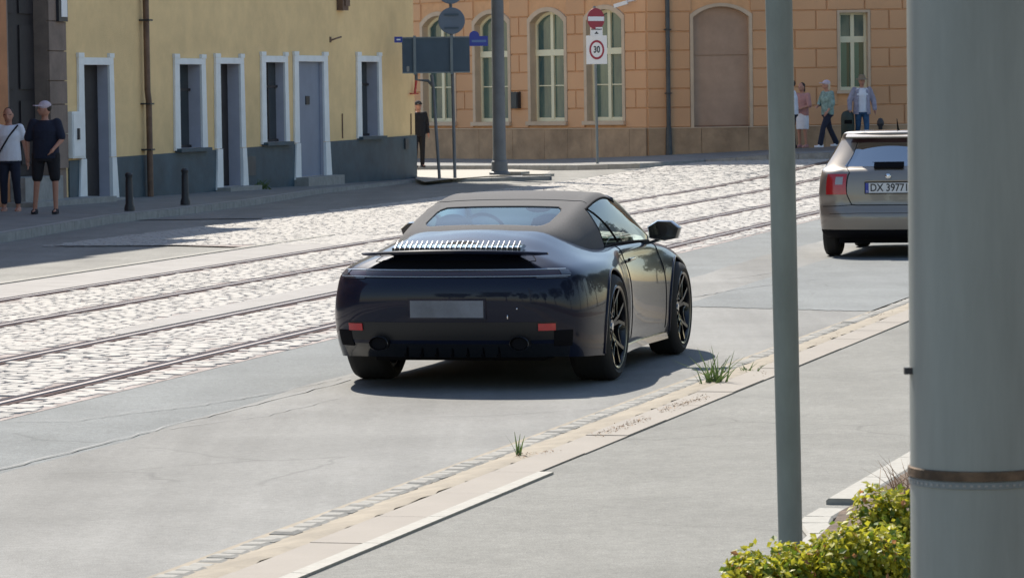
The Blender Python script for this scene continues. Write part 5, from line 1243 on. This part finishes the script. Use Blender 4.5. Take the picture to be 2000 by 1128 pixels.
# close the tiny gap at the crown
sh = cut_arches(sh, [(0, .30, .345, .55, 1.1), (2.47, .30, .345, .55, 1.1)])
split_by_material(sh, [('body', M['grey_paint']), ('wheel_well', M['black']), ('lower_valance', M['black']), ('window', M['glass_hatch']), ('spoiler_shadow_panel', mat('spoiler_shade_brown', (.05, .025, .03), .3, coat=.5))], hb)  # dark brown band paints in the shade under the roof spoiler
for sg in (1, -1):
    wheel('wheel', hb, 0, sg * .735, .30, .30, .19, .20, sg, 5, False, 'disc'); wheel('wheel', hb, 2.47, sg * .735, .30, .30, .19, .20, sg, 5, False, 'disc')
patch_each('tail_light', M['lamp_red'], hb, sk, frange(8.7, 13.8, 14), frange(4.9, 6.95, 8), .010)
patch_each('reversing_lens', M['lamp_clear'], hb, sk, frange(9.4, 11.2, 5), frange(5.75, 6.55, 3), .014)
for uv_, r_ in (([(8.4, 7.25), (8.7, 5.0), (8.3, 4.0), (7.2, 3.95), (3, 3.95), (0, 3.95)], .006), ([(15.6, 3.8), (12, 3.85), (8.3, 3.98)], .004), ([(0, 2.9), (8, 2.9), (14, 2.8)], .003), ([(8.4, 7.25), (10.5, 9.0), (11.4, 11)], .004)):
    for sg in (1, -1): seam(sk, uv_, r_, (sg,)).obj('panel_gap', M['black'], hb, 60)
b = MB(); b.box(-.735, -.705, -.27, .27, .885, .90); b.obj('grip_strip', M['grey_paint'], hb)
b = MB(); b.box(-.742, -.722, -.26, .26, .755, .87); pt = b.obj('number_plate', M['plate'], hb)
b = MB(); b.box(-.7435, -.7421, .222, .26, .757, .868); b.obj('blue_band', M['sign_blue'], pt)
b = MB(); b.box(-.738, -.716, -.27, .27, .745, .88); b.obj('plate_frame', M['black'], hb)
text_obj('DX 39771', .122, M['ink'], pt, (-.7440, -.018, .812), (R_(90), 0, R_(-90)), sx=.87, bold=.0015)
text_obj('PL', .022, M['sign_white'], pt, (-.7445, .241, .775), (R_(90), 0, R_(-90)))
b = MB(); b.lathe([(.0001, 0), (.028, 0), (.031, .004), (.026, .008), (.0001, .010)], Matrix.Translation((-.712, 0, .945)) @ Matrix.Rotation(R_(-90), 4, 'Y'), 28); b.obj('badge', M['chrome'], hb, 40)
b = MB(); b.prism([(-.665, 1.055), (-.63, 1.10), (-.58, 1.11), (-.58, 1.04), (-.66, 1.03)], 'y', -.17, .17); b.obj('wiper_housing', M['black'], hb)
b = MB(); b.bar((-.60, -.02, 1.085), (-.555, .20, 1.10), .02, .015); b.obj('wiper', M['black'], hb)
b = MB(); b.tube([(.05, -.03, 1.46), (.0, -.03, 1.48), (-.10, -.03, 1.60)], [.02, .012, .004], 8); b.obj('antenna', M['black'], hb)
b = MB(); b.loft([[Vector((-.40, y, 1.375)), Vector((-.47, y, 1.385)), Vector((-.47, y, 1.40)), Vector((-.36, y, 1.435))] for y in (-.52, 0, .52)]); b.obj('roof_spoiler', M['grey_paint'], hb, 30)
b = MB(); b.box(-.55, 2.9, -.6, .6, .17, .25); b.bar((-.05, -.6, .28), (-.05, .6, .28), .1, .09); b.obj('underbody', M['black'], hb)
for sg in (1, -1): b = MB(); b.ball((1.35, sg * .93, 1.0), .09, .1, .07); b.obj('door_mirror', M['grey_paint'], hb, 60)
for sg in (1, -1):
    s_ = MB(); s_.box(.15, .28, sg * .38 - .22, sg * .38 + .22, .5, 1.12); se = s_.obj('seat', M['seat'], hb); h = MB(); h.ball((.2, sg * .38, 1.2), .05, .12, .08); h.obj('headrest', M['seat'], se, 60)
b = MB(); b.box(-.55, 1.6, -.66, .66, .98, .99); b.obj('parcel_shelf', M['interior'], hb)

# ================================================================ PEOPLE
def remeshed(b, name, mt, parent, vox, sm=6, smooth=True):
    me = b.mesh(name); o = bpy.data.objects.new(name, me); C.objects.link(o)
    md = o.modifiers.new('r', 'REMESH'); md.mode = 'VOXEL'; md.voxel_size = vox; md.use_smooth_shade = True
    s_ = o.modifiers.new('s', 'SMOOTH'); s_.iterations = sm; s_.factor = .5
    dg = bpy.context.evaluated_depsgraph_get(); m2 = bpy.data.meshes.new_from_object(o.evaluated_get(dg)); bpy.data.objects.remove(o)
    m2.name = name; m2.materials.clear(); return link_mesh(name, m2, parent, [mt])
def ell(z, rx, ry, cx=0, cy=0, n=16): return [Vector((cx + rx * math.cos(2 * math.pi * k / n), cy + ry * math.sin(2 * math.pi * k / n), z)) for k in range(n)]
def person(label, loc, rz, H=1.75, J=None, top='t', topm='navy', leg='shorts', legm='black_cloth', shoem='black_cloth', head='cap', headm='cap', sleeve=.55, hair='hair', bag=False, female=False, fat=1.0, bare_shin=True):
    """x = person's left(-)/right(+) as seen from behind... local +y is where the person faces"""
    k = H / 1.75; e_ = None
    P = dict(pel=(0, 0, .96), che=(0, .01, 1.30), nek=(0, .01, 1.47), hed=(0, .035, 1.635), shl=(-.185, 0, 1.42), shr=(.185, 0, 1.42), ell=(-.25, -.03, 1.14), elr=(.25, -.03, 1.14), wrl=(-.26, .06, .90), wrr=(.26, .06, .90),
             hil=(-.09, 0, .92), hir=(.09, 0, .92), knl=(-.10, .03, .51), knr=(.10, .03, .51), anl=(-.105, -.01, .09), anr=(.105, -.01, .09), yaw=0)
    P.update(J or {}); yaw = P.pop('yaw'); P = {a: Vector(v_) * k for a, v_ in P.items()}
    vx = .012
    b = MB()
    # trunk
    hp = P['pel']; ch = P['che']; f = fat
    b.loft([ell(hp.z - .10 * k, .14 * f, .10 * f, hp.x, hp.y), ell(hp.z, .165 * f, .115 * f, hp.x, hp.y), ell((hp.z + ch.z) / 2, .14 * f, .105 * f, (hp.x + ch.x) / 2, (hp.y + ch.y) / 2), ell(ch.z, .165, .11 * f, ch.x, ch.y), ell(ch.z + .10 * k, .17, .095, ch.x, ch.y), ell(ch.z + .165 * k, .07, .06, ch.x, ch.y)])
    b.cap(ch + Vector((0, 0, .1)), P['nek'], .06, .055); hd = P['hed']; b.cap(P['nek'], hd - Vector((0, .02, .06)), .052, .05)
    Mh = Matrix.Rotation(yaw, 4, 'Z')
    b.ball(hd, .077, .098, .118, 18, Mh); b.ball(hd + Mh @ Vector((0, .055, -.055)), .045, .04, .05, 12, Mh)
    b.cap(hd + Mh @ Vector((0, .092, .012)), hd + Mh @ Vector((0, .112, -.022)), .009, .015, 8)
    for sx in (-1, 1): b.ball(hd + Mh @ Vector((sx * .078, .0, -.005)), .012, .02, .032, 10, Mh)
    b.cap(hd + Mh @ Vector((-.018, .098, -.055)), hd + Mh @ Vector((.018, .098, -.055)), .008, .008, 6)
    for sd in 'lr':
        b.cap(P['sh' + sd], P['el' + sd], .052 * f, .042); b.cap(P['el' + sd], P['wr' + sd], .042, .027); b.cap(ch + Vector((0, 0, .08)), P['sh' + sd], .07, .055)
        # hand: palm, four unequal fingers and a thumb, slightly curled
        d = (P['wr' + sd] - P['el' + sd]).normalized(); sx = -1 if sd == 'l' else 1; fw = Vector((0, 1, 0)); fw = (fw - d * fw.dot(d)).normalized(); out = d.cross(fw)
        pc = P['wr' + sd] + d * .085; b.cap(P['wr' + sd], pc - d * .02, .026, .033, 10)
        for q, (o_, L_) in enumerate(((-.026, .062), (-.009, .072), (.009, .068), (.025, .052))):
            a = pc + fw * o_; m_ = a + d * L_ * .55 + out * .0; t_ = m_ + (d * .75 - Vector((sx, 0, 0)) * .5).normalized() * L_ * .5; b.cap(a - d * .01, m_, .0095, .009, 8); b.cap(m_, t_, .009, .0075, 8)
        a = P['wr' + sd] + d * .035 + fw * .025; b.cap(a, a + (d + fw * .9).normalized() * .055, .012, .009, 8)
        b.cap(P['hi' + sd], P['kn' + sd], .082 * f, .055); b.cap(P['kn' + sd], P['an' + sd], .052, .036); an = P['an' + sd]; b.cap(an - Vector((0, .02, .03)), an + Vector((0, .13, -.055)), .036, .028)
    body = remeshed(b, 'person', M['skin'], None, vx, 3); body.location = loc; body.rotation_euler = (0, 0, rz); tag(body, label, 'person')
    # upper garment
    b = MB(); hem = hp.z - (.10 if top != 'short' else .0) * k
    b.loft([ell(hem, .185 * f, .135 * f, hp.x, hp.y), ell(hp.z + .08, .178 * f, .130 * f, hp.x, hp.y), ell((hp.z + ch.z) / 2 + .05, .165 * f, .125 * f, (hp.x + ch.x) / 2, (hp.y + ch.y) / 2), ell(ch.z, .185 * f, .128 * f, ch.x, ch.y), ell(ch.z + .10 * k, .175, .11, ch.x, ch.y), ell(ch.z + .165 * k, .085, .07, ch.x, ch.y)])
    for sd in 'lr':
        b.cap(ch + Vector((0, 0, .06)), P['sh' + sd], .09, .068); e2 = P['sh' + sd].lerp(P['el' + sd], min(1, sleeve * 1.1)); b.cap(P['sh' + sd], e2, .066 * f, .064 * f)
        if sleeve > 1: b.cap(P['el' + sd], P['el' + sd].lerp(P['wr' + sd], sleeve - 1), .058, .045)
    remeshed(b, 'shirt', M[topm], body, .014, 4)
    # lower garment
    b = MB(); b.loft([ell(hp.z - .14 * k, .165 * f, .125 * f, hp.x, hp.y), ell(hp.z - .02, .172 * f, .125 * f, hp.x, hp.y), ell(hp.z + .10, .155 * f, .115 * f, hp.x, hp.y)])
    if leg == 'skirt':
        b = MB(); b.loft([ell(.50 * k, .175, .14), ell(.75 * k, .18, .15, hp.x, hp.y), ell(hp.z, .172, .13, hp.x, hp.y), ell(hp.z + .1, .14, .11, hp.x, hp.y)]); remeshed(b, 'skirt', M[legm], body, .014, 3)
    else:
        for sd in 'lr':
            if leg == 'shorts': b.cap(P['hi' + sd], P['hi' + sd].lerp(P['kn' + sd], .84), .098 * f, .088)
            else:
                b.cap(P['hi' + sd], P['kn' + sd], .096 * f, .072); b.cap(P['kn' + sd], P['kn' + sd].lerp(P['an' + sd], .78 if leg == 'cropped' else .98), .070, .058 if leg != 'wide' else .075)
        remeshed(b, 'shorts' if leg == 'shorts' else 'trousers', M[legm], body, .014, 3)
    for sd in 'lr':
        an = P['an' + sd]; b = MB(); b.loft([[an + Vector((x * w_, y, z)) for x, z in ((-1, -.085), (-1, -.03), (-.6, zt_), (.6, zt_), (1, -.03), (1, -.085))] for y, w_, zt_ in ((-.085, .028, -.02), (-.05, .04, .01), (.03, .042, .0), (.10, .046, -.035), (.155, .036, -.05), (.175, .015, -.06))]); remeshed(b, 'shoe', M[shoem], body, .009, 2)
    # hair and hat
    b = MB(); Lh = .135 if not female else .13
    b.ball(hd + Mh @ Vector((0, -.028, .030)), .085, .092, .100, 16, Mh)
    if female: b.ball(hd + Mh @ Vector((0, -.06, -.06)), .075, .05, .10, 14, Mh)
    remeshed(b, 'hair', M[hair], body, .012, 2)
    if head == 'cap':
        b = MB(); b.ball(hd + Mh @ Vector((0, -.008, .052)), .092, .108, .085, 16, Mh); b.loft([[hd + Mh @ Vector((x, y + (.0 if abs(x) > .05 else .02), .055 + dz)) for x, dz in ((-.07, 0), (0, .012), (.07, 0), (.07, -.012), (0, 0), (-.07, -.012))] for y in (.06, .175)]); remeshed(b, 'cap', M[headm], body, .009, 2)
    if head == 'hat':
        b = MB(); b.lathe([(.001, .16), (.07, .155), (.09, .10), (.098, .06), (.165, .045), (.167, .034), (.09, .036), (.001, .04)], Matrix.Translation(hd + Vector((0, 0, .012))) @ Matrix.Rotation(-.1, 4, 'X'), 24); b.obj('hat', M[headm], body, 50)
    if not female or True:
        for sx in (-1, 1): q = MB(); q.ball(hd + Mh @ Vector((sx * .031, .088, .008)), .009, .006, .007, 8, Mh); q.obj('eye', M['ink'], body)
    return body, P
lp = G(92, 419, .13)
b_, P_ = person('man in a pale baseball cap, dark navy T-shirt and black shorts, looking aside', (lp.x, lp.y, .135), R_(175), 1.80,
    dict(yaw=R_(-62), ell=(-.27, .06, 1.16), wrl=(-.17, .20, 1.02), elr=(.29, -.02, 1.15), wrr=(.28, -.0, .90), hil=(-.11, 0, .92), hir=(.11, 0, .92), knl=(-.15, .04, .51), knr=(.14, .04, .51), anl=(-.15, .04, .09), anr=(.19, -.01, .09)), fat=1.22, topm='navy', leg='shorts', legm='black_cloth', sleeve=.75)
lw = G(18, 415, .13)
b_, P_ = person('woman in a white T-shirt and dark cropped trousers at the left edge', (G(8, 418, .13).x, lw.y, .135), R_(178), 1.70,
    dict(elr=(.24, -.02, 1.13), ell=(-.26, -.05, 1.14), wrl=(-.30, .0, .86), wrr=(.25, .03, .86), knl=(-.12, .08, .51), anl=(-.14, .04, .09)), topm='white_cloth', leg='cropped', legm='navy', sleeve=.5, head='', female=True, shoem='skin', fat=1.08)
b = MB(); b.tube([(-.16, .10, 1.42), (-.02, .150, 1.24), (.10, .150, 1.05), (.20, .06, .9)], .014, 8); b.tube([(-.16, .1, 1.42), (-.1, -.11, 1.36), (.2, -.1, .95), (.2, .06, .9)], .014, 8); b.ball((.24, .0, .86), .05, .13, .11); o = b.obj('shoulder_bag', M['black_cloth']); o.parent = None; tag(o, 'small dark cross-body bag worn by the woman in the white T-shirt', 'bag'); o.matrix_world = b_.matrix_world if 0 else Matrix.Translation(b_.location) @ Matrix.Rotation(R_(178), 4, 'Z')
b = MB(); b.ball((-.032, .103, 1.596), .024, .010, .017); b.ball((.032, .103, 1.596), .024, .010, .017); b.bar((-.07, .09, 1.60), (.07, .09, 1.60), .01, .01); b.obj('sunglasses', M['ink'], b_)
# people by the peach building
def stand(u, v, Y=96): return at_depth(u, v, Y)
p = stand(1549, 290); person('person in a white T-shirt and dark trousers half hidden by the slim post', p, R_(80), 1.78, dict(ell=(-.2, .1, 1.16), wrl=(-.2, .28, 1.08)), topm='white_cloth', leg='long', legm='navy', sleeve=.6, head='', fat=1.15)
p = stand(1568, 288.5, 97); person('woman with dark red hair, dusty pink top and white skirt, seen beside the slim post', p, R_(140), 1.70, dict(ell=(-.26, .04, 1.14), wrl=(-.08, .2, 1.05), elr=(.27, .03, 1.14), wrr=(.1, .2, 1.03)), topm='pink', leg='skirt', legm='white_cloth', sleeve=1.1, head='', female=True, hair='hair', shoem='pink')
p = stand(1617, 289, 95.5); person('woman walking left in a checked grey-green blouse, wide navy trousers and a pale cap', p, R_(118), 1.74, dict(yaw=R_(-10), knl=(-.10, .20, .54), anl=(-.10, .30, .11), knr=(.10, -.12, .52), anr=(.12, -.34, .13), ell=(-.27, .02, 1.14), wrl=(-.24, .16, .95), elr=(.28, .06, 1.15), wrr=(.12, .24, 1.08)), topm='check', leg='wide', legm='navy', sleeve=1.5, head='cap', female=True, hair='hair_fair', shoem='white_cloth', fat=1.12)
p = stand(1684, 287, 96.5); b_, P_ = person('man in a straw hat, open lilac shirt over a white T-shirt and blue jeans', p, R_(185), 1.84, dict(knl=(-.10, .10, .52), anl=(-.07, .12, .10), knr=(.09, -.02, .52), anr=(.11, -.20, .12), ell=(-.30, -.02, 1.16), wrl=(-.32, .05, .92), elr=(.30, -.02, 1.16), wrr=(.31, .04, .92)), topm='white_cloth', leg='long', legm='jeans', sleeve=.6, head='hat', headm='hat', shoem='skin', fat=1.08)
# open shirt over it: back, two fronts, sleeves
k = 1.84 / 1.75; b = MB()
def arcr(z, rx, ry, a0, a1, n=14): return [Vector((rx * math.cos(a0 + (a1 - a0) * i / n), ry * math.sin(a0 + (a1 - a0) * i / n), z)) for i in range(n + 1)]
A0, A1 = R_(118), R_(422)
inn = [arcr(z * k, rx, ry, A0, A1) for z, rx, ry in ((.80, .235, .18), (1.0, .225, .17), (1.2, .215, .155), (1.40, .20, .135), (1.47, .11, .09))]
for a in range(4):
    for i in range(14): pass
ring2 = []
for L in inn:
    o2 = [p_ * 1.0 for p_ in L]; i2 = [Vector((p_.x * .93, p_.y * .93, p_.z)) for p_ in L]; ring2.append(o2 + i2[::-1])
b.loft(ring2)
for sd in 'lr':
    b.cap(P_['sh' + sd], P_['el' + sd], .082, .074); b.cap(P_['el' + sd], P_['el' + sd].lerp(P_['wr' + sd], .9), .072, .06)
remeshed(b, 'open_shirt', M['lilac'], b_, .014, 2)
p = G(818, 327, .1); person('figure in dark clothes half hidden behind the corner of the yellow house', p, R_(200), 1.70, None, topm='black_cloth', leg='long', legm='black_cloth', sleeve=1.9, head='cap', headm='black_cloth', fat=1.1)
